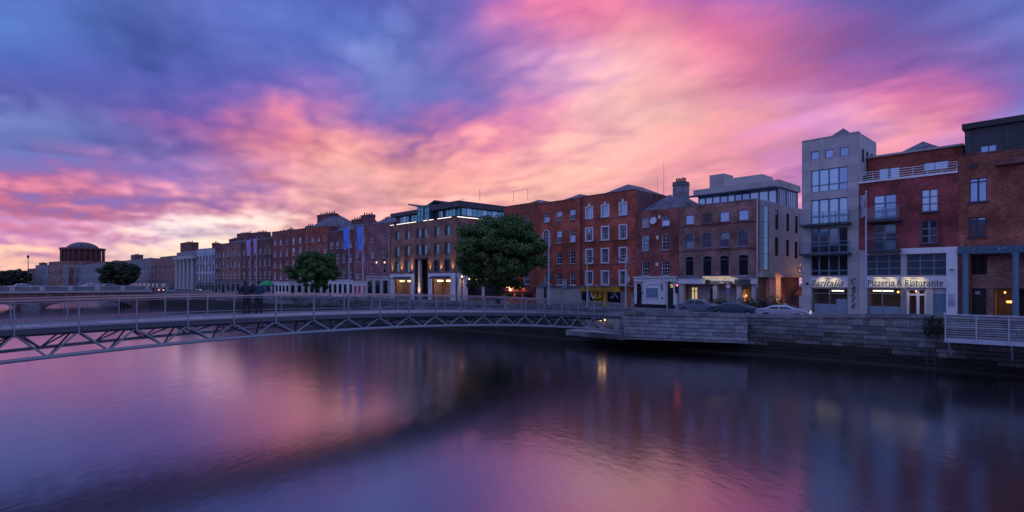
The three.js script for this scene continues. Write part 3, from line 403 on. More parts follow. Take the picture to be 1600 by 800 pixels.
// --- grey stone tower with the bar below
const stones3 = [M.limestone, M.limestoneB, M.limestoneC];
{
  const F = building('stone_tower', 'tall pale stone apartment tower with glass balconies above the bar', 1253, 1342, near(1253, 1342)), W = F.W, top = F.V(1297, 214.5);
  const small = [[120, 252, 178, 310], [218, 238, 277, 297], [320, 222, 382, 283]].map((r) => zr(F, 'r1', ...r));
  const big = zr(F, 'r1', 122, 370, 375, 525), mid = zr(F, 'r1', 118, 581, 372, 750), low = zr(F, 'r2', 114, 75, 368, 243), first = zr(F, 'r2', 110, 262, 366, 405);
  const shop = zr(F, 'r2', 113, 492, 360, 650); shop[2] = 0.25;
  const U0 = big[0], U1 = big[1]; for (const r of [mid, low, first, shop]) { r[0] = U0; r[1] = U1; }
  F.wall(0, W, 0, top, [...small, big, mid, low, first, shop], M.limestone);
  carcass(F, 0, W, top, 5.6, M.limestone); coping(F, 0, W, top, M.limestoneC, 0.1, 0.05);
  // side facing east above the lower neighbour
  panels(F, [[0.02, U0 - 0.03, 0.3, shop[3] + 0.1], [U1 + 0.03, W - 0.02, 0.3, shop[3] + 0.1], [0.02, U0 - 0.03, shop[3] + 0.1, big[3]], [U1 + 0.03, W - 0.02, shop[3] + 0.1, big[3]], [U0, U1, first[3] + 0.02, low[2] - 0.22], [U0, U1, low[3] + 0.02, mid[2] - 0.22], [U0, U1, mid[3] + 0.02, big[2] - 0.02]], 1.5, 0.72, stones3, 0.025);
  panels(F, [[0.02, small[0][0] - 0.06, big[3] + 0.01, top - 0.02], [small[0][1] + 0.06, small[1][0] - 0.06, big[3] + 0.01, top - 0.02], [small[1][1] + 0.06, small[2][0] - 0.06, big[3] + 0.01, top - 0.02], [small[2][1] + 0.06, W - 0.02, big[3] + 0.01, top - 0.02]], 1.1, 1.1, stones3, 0.025);
  for (const r of small) win(F, r, { frame: M.frameGrey, pane: M.glassBlue, sill: null, recess: 0.12 });
  win(F, big, { frame: M.teal, cx: [0.22, 0.49, 0.76], ry: [0.3], m: 0.13, pane: (i) => i === 3 ? M.glassBlue : M.glassPale, sill: null });
  win(F, mid, { frame: M.teal, cx: [0.22, 0.49, 0.76], ry: [0.3], m: 0.17, pane: M.glassPale, sill: null });
  win(F, low, { frame: M.teal, cx: [0.22, 0.49, 0.76], ry: [0.3], m: 0.17, pane: (i, j) => j && i !== 3 ? pick([M.glassPale, M.glassBlue]) : M.glassDim, sill: null });
  win(F, first, { frame: M.teal, cx: [0.22, 0.49, 0.76], ry: [0.26], m: 0.15, pane: () => pick([M.glassDark, M.glassDim]), sill: null });
  for (const [r, y] of [[mid, mid[2]], [low, low[2]]]) balcony(F, U0 - 0.75, U1 + 0.35, y - 0.06, 1.0);
  // bar front
  win(F, shop, { frame: M.frameGrey, cx: [0.5], ry: [0.8], pane: M.clear, sill: M.grey, recess: 0.2 });
  room(F, shop[0], shop[1], shop[2], shop[3], 3.2);
  F.mesh('window_screen', bx(shop[0] + 0.1, shop[1] - 1.1, shop[2] + 0.02, shop[2] + 0.85, -0.5, -0.48), M.blind); F.mesh('notice_board', bx(shop[1] - 1.05, shop[1] - 0.1, shop[2] + 0.02, shop[2] + 1.35, -0.5, -0.46), M.blind);
  F.light((g) => { g.name = 'tube_lamp'; const x = (shop[0] + shop[1]) / 2 + 0.55, y = shop[3] - 0.22; obj('tube', bx(x - 0.5, x + 0.5, y - 0.06, y + 0.06, -0.66, -0.6), G.white, g); const l = new THREE.RectAreaLight(new THREE.Color().setRGB(1, 0.93, 0.75), 1.5, 1, 0.12); l.position.set(x, y, -0.59); l.rotation.y = Math.PI; g.add(l); });
  const sy = F.V(1290, 443); F.mesh('fascia', bx(U0 - 0.05, U1 + 0.05, shop[3] + 0.12, first[2] - 0.14, 0.004, 0.1), M.white);
  F.mesh('sign_lettering', text('Baritalia', font.serif, 0.54, (F.U(1267) + F.U(1318)) / 2, sy - 0.24, 0.105, { width: F.U(1318) - F.U(1267), shear: 0.38 }), M.black);
  'Caffé'.split('').forEach((c, i) => F.mesh('sign_letter', text(c, font.serif, 0.46, F.U(1334), F.V(1334, 443) - i * 0.56, 0.04, { shear: 0.2 }), M.black));
  F.light((g) => { g.name = 'sign_lamp'; const u = (U0 + U1) / 2; obj('fitting', [bx(u - 0.5, u + 0.5, first[2] - 0.11, first[2] - 0.05, 0.7, 0.76), bx(u - 0.02, u + 0.02, first[2] - 0.1, first[2] - 0.06, 0.1, 0.7)], M.steelDark, g); obj('tube', bx(u - 0.48, u + 0.48, first[2] - 0.125, first[2] - 0.112, 0.71, 0.75), G.warm, g); for (const d of [-0.55, 0.5]) spot(g, [1, 0.82, 0.42], 1.9, [u + d, first[2] - 0.16, 0.75], [u + d, sy - 0.05, 0.1], 0.95, 1); });
  F.mesh('door_bell', bx(U0 - 0.45, U0 - 0.25, sy - 0.1, sy + 0.08, 0.03, 0.1), M.black);
  // small pitched roof on top
  F.mesh('roof', muv(new THREE.ConeGeometry(2.2, 1.5, 4).rotateY(Math.PI / 4).translate(2.7, top + 0.62, -3.0)), M.slate);
  const E = new Face(F.b, F.B, [F.B[0], F.B[1] - 5.6], W, 0, Math.PI / 2);
  for (const [a, b] of [[0.9, 1.25], [2.3, 2.65], [3.7, 4.05]]) win(E, [a, b, top - 2.5, top - 1.35], { recess: -0.02, frame: M.frameDark, pane: M.glassDark, sill: null });
  win(E, [1.2, 2.4, top - 5.1, top - 3.7], { recess: -0.02, frame: M.frameDark, pane: M.glassDark, cx: [0.5], sill: null });
  panels(E, [[0.02, 5.55, top - 5.2, top - 0.05]].map(([a, b, c, d]) => [a, b, d + 0.001, d + 0.04]), 6, 1, stones3, 0.03);
}
// --- brick block with the restaurant
{
  const F = building('brick_apartment_block', 'red brick apartment block with a white shopfront and rooftop terrace beside the stone tower', 1342.4, 1497, near(1342.4, 1497)), W = F.W, top = F.V(1420, 278.5);
  const d1 = zr(F, 'r1', 556, 553, 713, 722), w1 = zr(F, 'r1', 888, 514, 1002, 668), d2 = zr(F, 'r2', 550, 48, 713, 222), w2 = zr(F, 'r2', 884, 22, 998, 178);
  const s1 = zr(F, 'r2', 505, 258, 745, 402), s2 = zr(F, 'r2', 785, 250, 1075, 402); const whiteTop = F.V(1450, 387.5), mid = s1[2] - 0.15;
  const g1 = zr(F, 'r2', 505, 492, 745, 660), door = zr(F, 'r2', 785, 492, 920, 668), bdoor = zr(F, 'r2', 968, 492, 1062, 670); for (const r of [g1, door, bdoor]) r[2] = 0.14; g1[2] = 0.3;
  const uw = F.U(1407); d2[2] = Math.max(d2[2], whiteTop + 0.02); s1[0] = g1[0] = Math.max(0.35, g1[0]);
  F.wall(0, W, whiteTop, top, [d1, w1, d2, w2], M.brickPlum.clone(), 0.35, 'brick_wall').material.color.setRGB(0.4, 0.09, 0.085);
  F.wall(0, W, 0, whiteTop - 0.002, [s1, s2, g1, door, bdoor].map((r) => [r[0], r[1], r[2], r[3]]), M.limestoneB, 0.35, 'shopfront_wall');
  carcass(F, 0, W, top - 0.4, 12, M.brickPlum, top - 0.1);
  F.mesh('white_band', bx(uw, W - 0.02, whiteTop - 0.45, whiteTop + 0.03, 0.004, 0.12), M.white); F.mesh('white_pier', bx(W - 0.75, W - 0.04, 0.14, whiteTop - 0.452, 0.004, 0.12), M.white);
  F.mesh('fascia', bx(g1[0] - 0.1, F.U(1479), g1[3] + 0.1, s1[2] - 0.12, 0.004, 0.1), M.white);
  for (const d of [d1, d2]) { win(F, d, { name: 'french_door', frame: M.teal, cx: [0.5], ry: [0.34, 0.66], m: 0.16, pane: [M.glassPale, M.glassBlue], sill: null }); balcony(F, d[0] - 0.45, d[1] + 0.4, d[2] - 0.05, 0.7); }
  for (const w of [w1, w2]) win(F, w, { frame: M.frameGrey, cx: [0.5], ry: [0.34, 0.66], m: 0.12, pane: w === w1 ? M.glassPale : [M.glassBlue, M.glassDim], sill: M.frameDark });
  win(F, s1, { frame: M.frameGrey, cx: [0.3, 0.66], ry: [0.34, 0.68], pane: [M.glassDeep], sill: null, m: 0.1 }); win(F, s2, { frame: M.frameGrey, cx: [0.33, 0.66], ry: [0.34, 0.68], pane: [M.glassDeep, M.glassDeep, M.glassBlue], sill: null, m: 0.1 });
  win(F, g1, { frame: M.frameGrey, cx: [0.46], ry: [0.8], pane: M.clear, sill: M.grey, recess: 0.2 }); room(F, g1[0], g1[1], g1[2], g1[3], 3.5);
  F.mesh('window_screen', bx(g1[0] + 0.1, g1[1] - 0.1, g1[2] + 0.02, g1[2] + 0.72, -0.5, -0.48), M.blind);
  win(F, door, { name: 'shop_door', frame: M.sash, cx: [0.56], ry: [0.79], m: 0.2, t: 0.14, pane: M.clear, sill: null, recess: 0.25 }); room(F, door[0], door[1], door[2], door[3], 2.5);
  F.mesh('service_door', bx(bdoor[0] + 0.004, bdoor[1] - 0.004, bdoor[2], bdoor[3] - 0.45, -0.2, -0.14), M.teal); F.mesh('over_panel', bx(bdoor[0] + 0.004, bdoor[1] - 0.004, bdoor[3] - 0.44, bdoor[3] - 0.004, -0.2, -0.12), M.paleBlue); F.mesh('door_handle', bx(bdoor[0] + 0.8, bdoor[0] + 1.1, 1.15, 1.21, -0.138, -0.09), M.steel); F.mesh('door_notice', bx(bdoor[0] + 1.0, bdoor[0] + 1.28, 1.4, 1.8, -0.138, -0.13), M.white);
  F.mesh('menu_board', bx(W - 0.62, W - 0.2, 1.2, 2.2, 0.122, 0.15), M.paleBlue); F.mesh('grey_pier', bx(g1[1] + 0.04, door[0] - 0.04, 0.14, g1[3], 0.004, 0.05), M.grey);
  for (const f of [0.3, 0.58]) F.light((g) => { g.name = 'tube_lamp'; const x = lerp(g1[0], g1[1], f), y = g1[3] - 0.22; obj('tube', bx(x - 0.42, x + 0.42, y - 0.06, y + 0.06, -0.66, -0.6), G.white, g); const l = new THREE.RectAreaLight(new THREE.Color().setRGB(1, 0.93, 0.75), 1.3, 0.84, 0.12); l.position.set(x, y, -0.59); l.rotation.y = Math.PI; g.add(l); });
  hangLamp(F, lerp(g1[0], g1[1], 0.86), g1[3] - 0.3, -0.8, G.orange, [1, 0.3, 0.1], 0.15); hangLamp(F, lerp(door[0], door[1], 0.4), door[3] - 0.25, -0.8, G.orange, [1, 0.3, 0.1], 0.15);
  const sy = F.V(1420, 443); F.mesh('sign_lettering', text('Pizzeria & Ristorante', font.serif, 0.52, (F.U(1356) + F.U(1474)) / 2, sy - 0.22, 0.105, { width: F.U(1474) - F.U(1356) }), M.black);
  for (const f of [1375, 1393, 1420, 1438]) F.light((g) => { g.name = 'sign_lamp'; const u = F.U(f), y = s1[2] - 0.13; obj('fitting', [bx(u - 0.35, u + 0.35, y - 0.03, y + 0.03, 0.7, 0.76), bx(u - 0.02, u + 0.02, y - 0.02, y + 0.02, 0.1, 0.7)], M.steelDark, g); obj('tube', bx(u - 0.33, u + 0.33, y - 0.045, y - 0.032, 0.71, 0.75), G.warm, g); spot(g, [1, 0.82, 0.42], 1.7, [u, y - 0.08, 0.75], [u, sy - 0.05, 0.1], 0.95, 1); });
  // set-back top storey and terrace rail
  const zb = -2.3, t2 = heightAt(F.A[0] + W / 2, F.A[1] + zb, 238.5); const S = new Face(F.b, [F.A[0], F.A[1] + zb], [F.B[0], F.B[1] + zb], 0, zb, 0);
  const td = [S.U(1373), S.U(1406), top - 0.02, S.V(1390, 262)], tw = [S.U(1443), S.U(1482), S.V(1462, 266), S.V(1462, 252.5)];
  S.wall(0.1, W, top - 0.1, t2, [[td[0], td[1], top - 0.05, td[3]], tw], M.brickDeep, 0.3, 'terrace_wall'); S.mesh('terrace_side_wall', [bx(0.1, 0.4, top - 0.1, t2, -8, -0.302), bx(W - 0.3, W, top - 0.1, t2, -8, -0.302)], M.brickDeep); S.mesh('terrace_roof', bx(0.05, W + 0.02, t2 + 0.002, t2 + 0.16, -8.1, 0.25), M.limestoneC);
  win(S, [td[0], td[1], top - 0.05, td[3]], { name: 'terrace_door', frame: M.frameGrey, cx: [0.5], m: 0.2, pane: M.glassPale, sill: null, recess: 0.1 }); win(S, tw, { frame: M.frameGrey, cx: [0.45], pane: M.glassPale, sill: null, recess: 0.1 });
  hipRoof(S, S.U(1388), S.U(1474), t2 + 0.16, 1.35, -1.4, -7.9, M.slate);
  F.mesh('terrace_edge', bx(0.02, W - 0.02, top + 0.002, top + 0.18, -0.6, 0.12), M.white); for (let j = 0; j < 4; j++) F.mesh('terrace_rail', bar([0.05, top + 0.32 + j * 0.2, 0], [W - 0.05, top + 0.32 + j * 0.2, 0], 0.028, undefined, 6), M.white); for (let i = 0; i <= 7; i++) F.mesh('terrace_post', bx(0.05 + i * (W - 0.14) / 7, 0.09 + i * (W - 0.14) / 7, top + 0.182, top + 0.95, -0.06, -0.03), M.white);
  F.mesh('camera', [bx(W - 0.5, W - 0.2, 4.1, 4.2, 0.35, 0.5), bx(W - 0.36, W - 0.32, 4.12, 4.18, 0.12, 0.35)], M.iron);
}
// --- brick block at the right edge
{
  const P = near(1497.5, 1600); P.B = [7, -57]; const F = building('brick_corner_block', 'dark red brick block with slate-grey top floor and blue-green columns at the right edge', 0, 0, P), W = F.W, top = F.V(1550, 238), ut = heightAt(-6, -57.4, 197);
  const w1 = zr(F, 'r1', 1222, 436, 1342, 600), w2 = zr(F, 'r2', 1216, -2, 1335, 130), bh = F.V(1550, 385), bl = bh - 0.55;
  F.wall(0, W, bh - 0.6, top, [w1, w2, [w1[0] + 4.2, w1[1] + 4.2, w1[2], w1[3]], [w2[0] + 4.2, w2[1] + 4.2, w2[2], w2[3]]], M.brickRust, 0.35, 'brick_wall');
  carcass(F, 0, W, top - 0.4, 12, M.brickRust, top - 0.1);
  for (const o of [0, 4.2]) { win(F, [w1[0] + o, w1[1] + o, w1[2], w1[3]], { frame: M.frameDark, cx: [0.5], ry: [0.84], m: 0.12, pane: M.glassBlue, sill: M.frameDark }); win(F, [w2[0] + o, w2[1] + o, w2[2], w2[3]], { frame: M.frameDark, cx: [0.5], ry: [0.84], m: 0.12, pane: M.glassBlue, sill: M.frameDark }); }
  // beam over the arcade, with painted ornament
  F.mesh('beam', bx(0.02, W, bl, bh + 0.05, 0.004, 0.35), mats.beam ?? mat('beam', [0.05, 0.12, 0.17], 0.6));
  const orn = [[0.3, 0.14, 0.2], [0.3, 0.32, 0.4], [0.06, 0.18, 0.24], [0.1, 0.06, 0.13], [0.07, 0.2, 0.2]].map((c, i) => mat('mosaic_' + 'abcde'[i], c, 0.6)); for (let i = 0; i < 90; i++) { const u = 0.15 + i * 0.12 + rr(-0.1, 0.1), w = rr(0.05, 0.2), h = rr(0.04, 0.14); F.mesh('mosaic_piece', clean(new THREE.BoxGeometry(w, h, 0.02).rotateZ(rr(-0.7, 0.7)).translate(u, lerp(bl, bh, 0.52) + rr(-0.14, 0.16), 0.362 + i * 0.0001)), pick(orn)); }
  for (const px of [1509, 1587]) F.mesh('column', lathe([[0.26, 0.12], [0.26, 0.3], [0.21, 0.34], [0.21, bl - 0.25], [0.27, bl - 0.2], [0.27, bl - 0.002]], 20, F.U(px), 0, 0.1), M.teal); F.mesh('column', lathe([[0.26, 0.12], [0.21, 0.34], [0.21, bl - 0.25], [0.27, bl - 0.002]], 20, F.U(1587) + 4, 0, 0.1), M.teal);
  const zb = -0.8, S = new Face(F.b, [F.A[0], F.A[1] + zb], [F.B[0], F.B[1] + zb], 0, zb, 0); const a1 = zr(S, 'r2', 1215, 246, 1345, 396), a2 = zr(S, 'r2', 1215, 490, 1340, 680), a3 = zr(S, 'r2', 1390, 490, 1526, 680), a4 = zr(S, 'r2', 1560, 490, 1700, 680); a2[2] = 0.14; a3[2] = a4[2] = 0.5;
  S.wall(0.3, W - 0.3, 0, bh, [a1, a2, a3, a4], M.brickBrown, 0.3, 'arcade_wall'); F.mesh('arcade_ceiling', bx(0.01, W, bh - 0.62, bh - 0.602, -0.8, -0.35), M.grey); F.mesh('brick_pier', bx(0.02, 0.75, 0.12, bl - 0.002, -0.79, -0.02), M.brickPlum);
  win(S, a1, { frame: M.iron, cx: [0.5], bars: [7, 2], pane: M.glassDark, sill: null, recess: 0.1 }); S.mesh('door', bx(a2[0] + 0.01, a2[1] - 0.01, 0.13, a2[3] - 0.01, -0.2, -0.12), M.black); S.mesh('letter_plate', bx((a2[0] + a2[1]) / 2 - 0.2, (a2[0] + a2[1]) / 2 + 0.2, 0.4, 0.48, -0.118, -0.1), M.steel); S.mesh('house_plate', bx((a2[0] + a2[1]) / 2 - 0.15, (a2[0] + a2[1]) / 2 + 0.15, a2[3] - 0.5, a2[3] - 0.25, -0.118, -0.1), M.paleBlue);
  for (const a of [a3, a4]) { win(S, a, { frame: M.iron, cx: [0.5], pane: M.clear, sill: M.grey, recess: 0.12 }); room(S, a[0], a[1], a[2], a[3], 3, M.dark, -0.31); }
  for (let i = 0; i < 5; i++) hangLamp(S, lerp(a3[0], a3[1], 0.62 + i * 0.075), lerp(a3[2], a3[3], 0.5), -1.2, G.orange, [1, 0.4, 0.1], 0.07); hangLamp(S, lerp(a3[0], a3[1], 0.48), a3[3] - 0.35, -1.0, G.orange, [1, 0.35, 0.1], 0.1, 'wall_lamp');
  // slate-clad storey
  const T = new Face(F.b, [F.A[0], F.A[1] - 0.4], [F.B[0], F.B[1] - 0.4], 0, -0.4, 0), tw = zr(T, 'r1', 1298, 208, 1410, 276); T.wall(0.35, W, top - 0.3, ut, [tw], M.zinc, 0.25, 'slate_wall'); for (let u = 0.4; u < W; u += 0.45) if (u < tw[0] - 0.05 || u > tw[1] + 0.05) T.mesh('standing_seam', bx(u, u + 0.025, top, ut, 0.002, 0.035), M.zinc);
  T.mesh('slate_side_wall', bx(0.35, 0.6, top - 0.3, ut, -11, -0.252), M.zinc); T.mesh('roof_slab', bx(0.2, W + 0.1, ut + 0.002, ut + 0.45, -11, 0.3), M.black); win(T, tw, { frame: M.frameGrey, cx: [0.5], m: 0.1, pane: M.glassBlue, sill: null, recess: 0.1 });
  coping(F, 0, F.U(1566), top, M.brickDark, 0.1, 0.06); F.mesh('corbel_balcony', [bx(F.U(1556), W, top - 1.15, top - 0.75, 0.004, 0.7)], M.brickDark); for (let j = 0; j < 4; j++) F.mesh('balcony_rail', bar([F.U(1568), top - 0.55 + j * 0.25, 0.65], [W, top - 0.55 + j * 0.25, 0.65], 0.02, undefined, 6), M.iron);
  F.mesh('vent_grille', bx(F.U(1516), F.U(1528), F.V(1522, 262.5), F.V(1522, 255.5), 0.004, 0.06), M.iron);
}
// --- tavern block with glass roof storey and the lane beside it
{
  const F = building('tavern_block', 'brown brick block with arched windows, tavern arcade and glazed roof storey beside the lane', 1060.5, 1183, near(1060.5, 1183)), W = F.W, top = F.V(1120, 318);
  const cols = [[557, 615], [697, 751], [829, 888], [974, 1039]].map(([a, b]) => [F.U(960 + a * 0.2), F.U(960 + b * 0.2)]), cw = 0.98;
  for (const c of cols) { const m = (c[0] + c[1]) / 2; c[0] = m - cw / 2 - 0.04; c[1] = m + cw / 2 + 0.04; }
  const rows = [[336, 351], [366, 388], [401, 431]].map(([a, b]) => [F.V(1077, b), F.V(1077, a)]), fas = [F.V(1120, 443.5), F.V(1120, 434)];
  const holes = []; cols.forEach((c) => rows.forEach((r, j) => holes.push([c[0], c[1], r[0], r[1], j ? 0.16 : 0])));
  F.wall(0, W, fas[0], top, holes, M.brickBrown, 0.35, 'brick_wall'); carcass(F, 0, W, top, 11.4, M.brickBrown, top - 0.3); coping(F, 0, W, top, M.grey, 0.1, 0.05);
  cols.forEach((c, i) => rows.forEach((r, j) => win(F, [c[0], c[1], r[0], r[1], j ? 0.16 : 0], j === 0 ? { frame: M.frameGrey, pane: i === 1 ? M.glassDark : M.glassBlue, sill: M.brickDark } : { frame: M.frameGrey, surround: 0.1, surroundMat: M.concrete, pane: j === 1 ? [M.glassBlue, M.glassPale] : M.glassDark, ry: j === 2 ? [0.8] : [0.5], recess: 0.2, sill: M.grey })));
  for (const py of [353, 391]) F.mesh('string_course', bx(0, W, F.V(1075, py) - 0.12, F.V(1075, py), 0.004, 0.08), M.brickDark);
  // tavern arcade
  F.mesh('fascia', bx(0, W, fas[0], fas[1], 0.36 - 0.35, 0.22), M.white); F.mesh('cornice', bx(-0.005, W, fas[1] + 0.002, fas[1] + 0.16, 0.005, 0.35), M.grey);
  const S = new Face(F.b, [F.A[0], F.A[1] - 1.6], [F.B[0], F.B[1] - 1.6], 0, -1.6, 0); const lit = [S.U(1080), S.U(1090), 1.0, 2.6], door = [S.U(1110), S.U(1115), 0.14, 2.4], wb = [S.U(1157), S.U(1172), 0.9, 2.5];
  S.wall(0.02, W - 0.02, 0, fas[1], [lit, wb], M.limestoneB, 0.25, 'arcade_wall'); F.mesh('arcade_ceiling', bx(0.31, W - 0.31, fas[0] + 0.1, fas[0] + 0.2, -1.598, -0.36), M.white);
  win(S, lit, { frame: M.black, cx: [0.5], ry: [0.7], pane: G.yellow, sill: null, recess: 0.1, m: 0.1 }); win(S, wb, { frame: M.black, cx: [0.33, 0.66], pane: M.clear, sill: M.grey, recess: 0.1 }); room(S, wb[0], wb[1], wb[2], wb[3], 2.5, M.warmRoom, -0.26); hangLamp(S, lerp(wb[0], wb[1], 0.3), wb[2] + 0.8, -0.8, G.warm, [1, 0.55, 0.2], 0.9); hangLamp(S, lerp(wb[0], wb[1], 0.75), wb[2] + 0.8, -0.8, G.warm, [1, 0.55, 0.2], 0.9);
  S.mesh('door', bx(door[0], door[1], 0.13, 2.4, 0.003, 0.06), M.black);
  for (const [a, b] of [[1060.8, 1068], [1114, 1120.5], [1151, 1158], [1174, 1180]]) F.mesh('column', bx(Math.max(0.01, F.U(a)), F.U(b), 0.12, fas[0] - 0.002, -0.4, 0.02), M.limestoneB);
  const sy = F.V(1136, 440.5); F.mesh('sign_lettering', text("Wallace's Taverna", font.serifBold, 0.36, F.U(1128), sy - 0.17, 0.225, { width: F.U(1146) - F.U(1110) }), M.black); F.mesh('sign_plate', bx(F.U(1149), F.U(1174), sy - 0.32, sy + 0.28, 0.222, 0.25), M.steelDark); F.mesh('sign_emblem', clean(new THREE.CylinderGeometry(0.28, 0.28, 0.03, 20).rotateX(Math.PI / 2).translate(F.U(1107), sy, 0.24)), M.black);
  F.light((g) => { g.name = 'sign_lamp'; const a = F.U(1103), b = F.U(1171), y = fas[1] + 0.1; obj('fitting', bx(a, b, y - 0.02, y + 0.08, 0.66, 0.76), M.cream, g); obj('tube', bx(a, b - 1.6, y - 0.045, y - 0.022, 0.68, 0.74), G.warm, g); for (const f of [0.08, 0.24, 0.4, 0.56, 0.7]) spot(g, [1, 0.85, 0.5], 0.55, [lerp(a, b, f), y - 0.06, 0.72], [lerp(a, b, f), y - 0.5, 0.22], 1.0, 1); });
  obj('downpipe', bar([W + 0.06, 2.6, 0.1], [W + 0.06, top + 0.1, 0.1], 0.09), M.cream, F.b);
  // side to the lane
  const E = new Face(F.b, F.B, [F.B[0], F.B[1] - 11.4], W, 0, Math.PI / 2), soff = 4.1;
  const ew = [[1232, 395, 1258, 545], [1320, 420, 1342, 560], [1388, 440, 1410, 575], [1230, 605, 1256, 750], [1318, 625, 1340, 755], [1385, 640, 1408, 770]].map((r) => zr(E, 'm1', ...r));
  E.wall(0.5, 11.4, soff, top - 0.02, ew, M.limestone.clone(), 0.3, 'lane_wall').position.x += 0.32; for (const r of ew) { const g = win(E, r, { frame: M.frameDark, pane: M.glassDark, sill: null, recess: 0.1 }); g.position.x += 0.32; }
  const slot = win(E, [0.6, 1.9, soff + 0.3, top - 0.6], { frame: M.frameGrey, ry: [0.25, 0.5, 0.75], pane: M.glassTeal, sill: null, recess: -0.01 }); slot.position.x += 0.32;
  E.mesh('lane_beam', bx(0.0, 11.4, soff - 0.45, soff - 0.005, 0.01, 0.55), M.limestoneC);
  for (const [a, b, m] of [[3.5, 4.8, M.limestone]]) E.mesh('lane_pier', bx(a, b, 0.1, soff - 0.452, 0.0, 0.5), m); E.mesh('lane_post', bx(2.0, 2.25, 0.1, soff - 0.452, 0.2, 0.45), M.limestoneC);
  // glazed roof storey
  const zb = -5.4, G0 = [F.A[0] - 0.6, F.A[1] + zb], G1 = [F.B[0], F.B[1] + zb], P = new Face(F.b, G0, G1, -0.6, zb, 0), rt = heightAt(F.B[0], F.B[1] + zb, 281), gt = rt - 0.75, gb = top - 0.3; const PW = P.W;
  P.mesh('roof_slab', [bx(-0.4, PW + 0.15, gt, rt, -6, 0.3)], M.limestoneC); P.mesh('brise_soleil', [bx(-0.9, PW + 0.2, gt - 0.12, gt - 0.02, 0.32, 1.3)], M.frameGrey); for (let i = 0; i < 7; i++) P.mesh('brise_bracket', beam([0.2 + i * PW / 6.6, gt - 0.14, 0.1], [0.2 + i * PW / 6.6, gt - 0.06, 1.3], 0.06, 0.1), M.frameDark);
  win(P, [0, PW - 0.2, gb, gt - 0.004], { name: 'glazing', frame: M.frameGrey, cx: [0.1, 0.2, 0.3, 0.4, 0.49, 0.58, 0.68, 0.79, 0.9], ry: [], t: 0.12, m: 0.16, pane: [M.glassPale, M.glassPale, M.glassBlue], sill: null, recess: 0.2 }); P.mesh('back_wall', bx(0, PW - 0.2, gb, gt, -5.9, -5.6), M.limestone);
  const PE = new Face(F.b, [G1[0], G1[1]], [G1[0], G1[1] - 6], W, zb, Math.PI / 2); win(PE, [0.1, 5.9, gb, gt - 0.004], { name: 'glazing', frame: M.frameGrey, cx: [0.09, 0.18, 0.27, 0.36, 0.45, 0.54, 0.63, 0.72, 0.81, 0.9], t: 0.1, m: 0.12, pane: [M.glassPale, M.glassBlue, M.glassDim], sill: null, recess: 0.15 }); P.mesh('west_wall', bx(0, 0.2, gb, gt, -5.6, -0.25), M.limestone);
  P.mesh('plant_room', [bx(PW * 0.02, PW * 0.22, rt + 0.002, rt + 2.1, -5, -2.6)], M.limestoneC); P.mesh('lift_overrun', [bx(PW * 0.24, PW * 0.72, rt + 0.002, rt + 1.3, -5.2, -2.2)], M.limestone);
}
// --- lane between tavern block and stone tower: deep background, gallery with fairy lights
{
  const x0 = -24.1, x1 = -19.9, t = thing('lane_gallery', 'first floor gallery across the lane hung with strings of orange fairy lights', 'gallery', [x0, 0, -67]);
  obj('floor_slab', bx(0.6, 4.15, 2.35, 2.6, -0.5, 0.8), M.grey, t); obj('rear_wall', bx(-0.2, 4.4, 0, 11.5, -4.2, -4.0), M.brickBrown, t); obj('awning', muv(new THREE.BoxGeometry(3.4, 0.06, 1.6).rotateX(0.4).translate(2.4, 2.0, 1.4)), M.orangeWood, t);
  for (let j = 0; j < 4; j++) obj('rail', bar([0.6, 2.8 + j * 0.28, 0.78], [4.15, 2.8 + j * 0.28, 0.78], 0.018, undefined, 5), M.iron, t); for (let i = 0; i < 7; i++) obj('rail_post', bar([0.65 + i * 0.58, 2.6, 0.78], [0.65 + i * 0.58, 3.66, 0.78], 0.02, undefined, 5), M.iron, t);
  const bulbs = [], wires = []; for (let s = 0; s < 11; s++) { const x = 0.75 + s * 0.32; wires.push(bar([x, 2.7, 0.5], [x + rr(-0.1, 0.1), 5.4, 0.5], 0.006, undefined, 4)); for (let k = 0; k < 9; k++) if (R() < 0.8) bulbs.push(clean(new THREE.IcosahedronGeometry(rr(0.02, 0.036), 0).translate(x + rr(-0.06, 0.06), 2.8 + k * 0.3 + rr(-0.1, 0.1), 0.5))); }
  obj('light_string_wire', wires, M.iron, t); obj('fairy_bulbs', bulbs, G.orange, t).userData.kind = 'stuff'; lampLight(t, [1, 0.42, 0.12], 3, [2.3, 4.0, 0.9], 12);
  const w = thing('lane_wall_lamp', 'bright orange wall lamp on the side of the stone tower', 'lamp', [-19.95, 4.3, -60.3]); obj('bracket', bx(-0.25, 0.1, -0.03, 0.03, -0.03, 0.03), M.iron, w); obj('globe', clean(new THREE.SphereGeometry(0.16, 16, 10).translate(-0.32, 0, 0)), G.warm, w); spot(w, [1, 0.36, 0.12], 60, [-0.55, -0.05, 0], [-4.0, -2.3, -0.9], 0.6, 0.9);
}
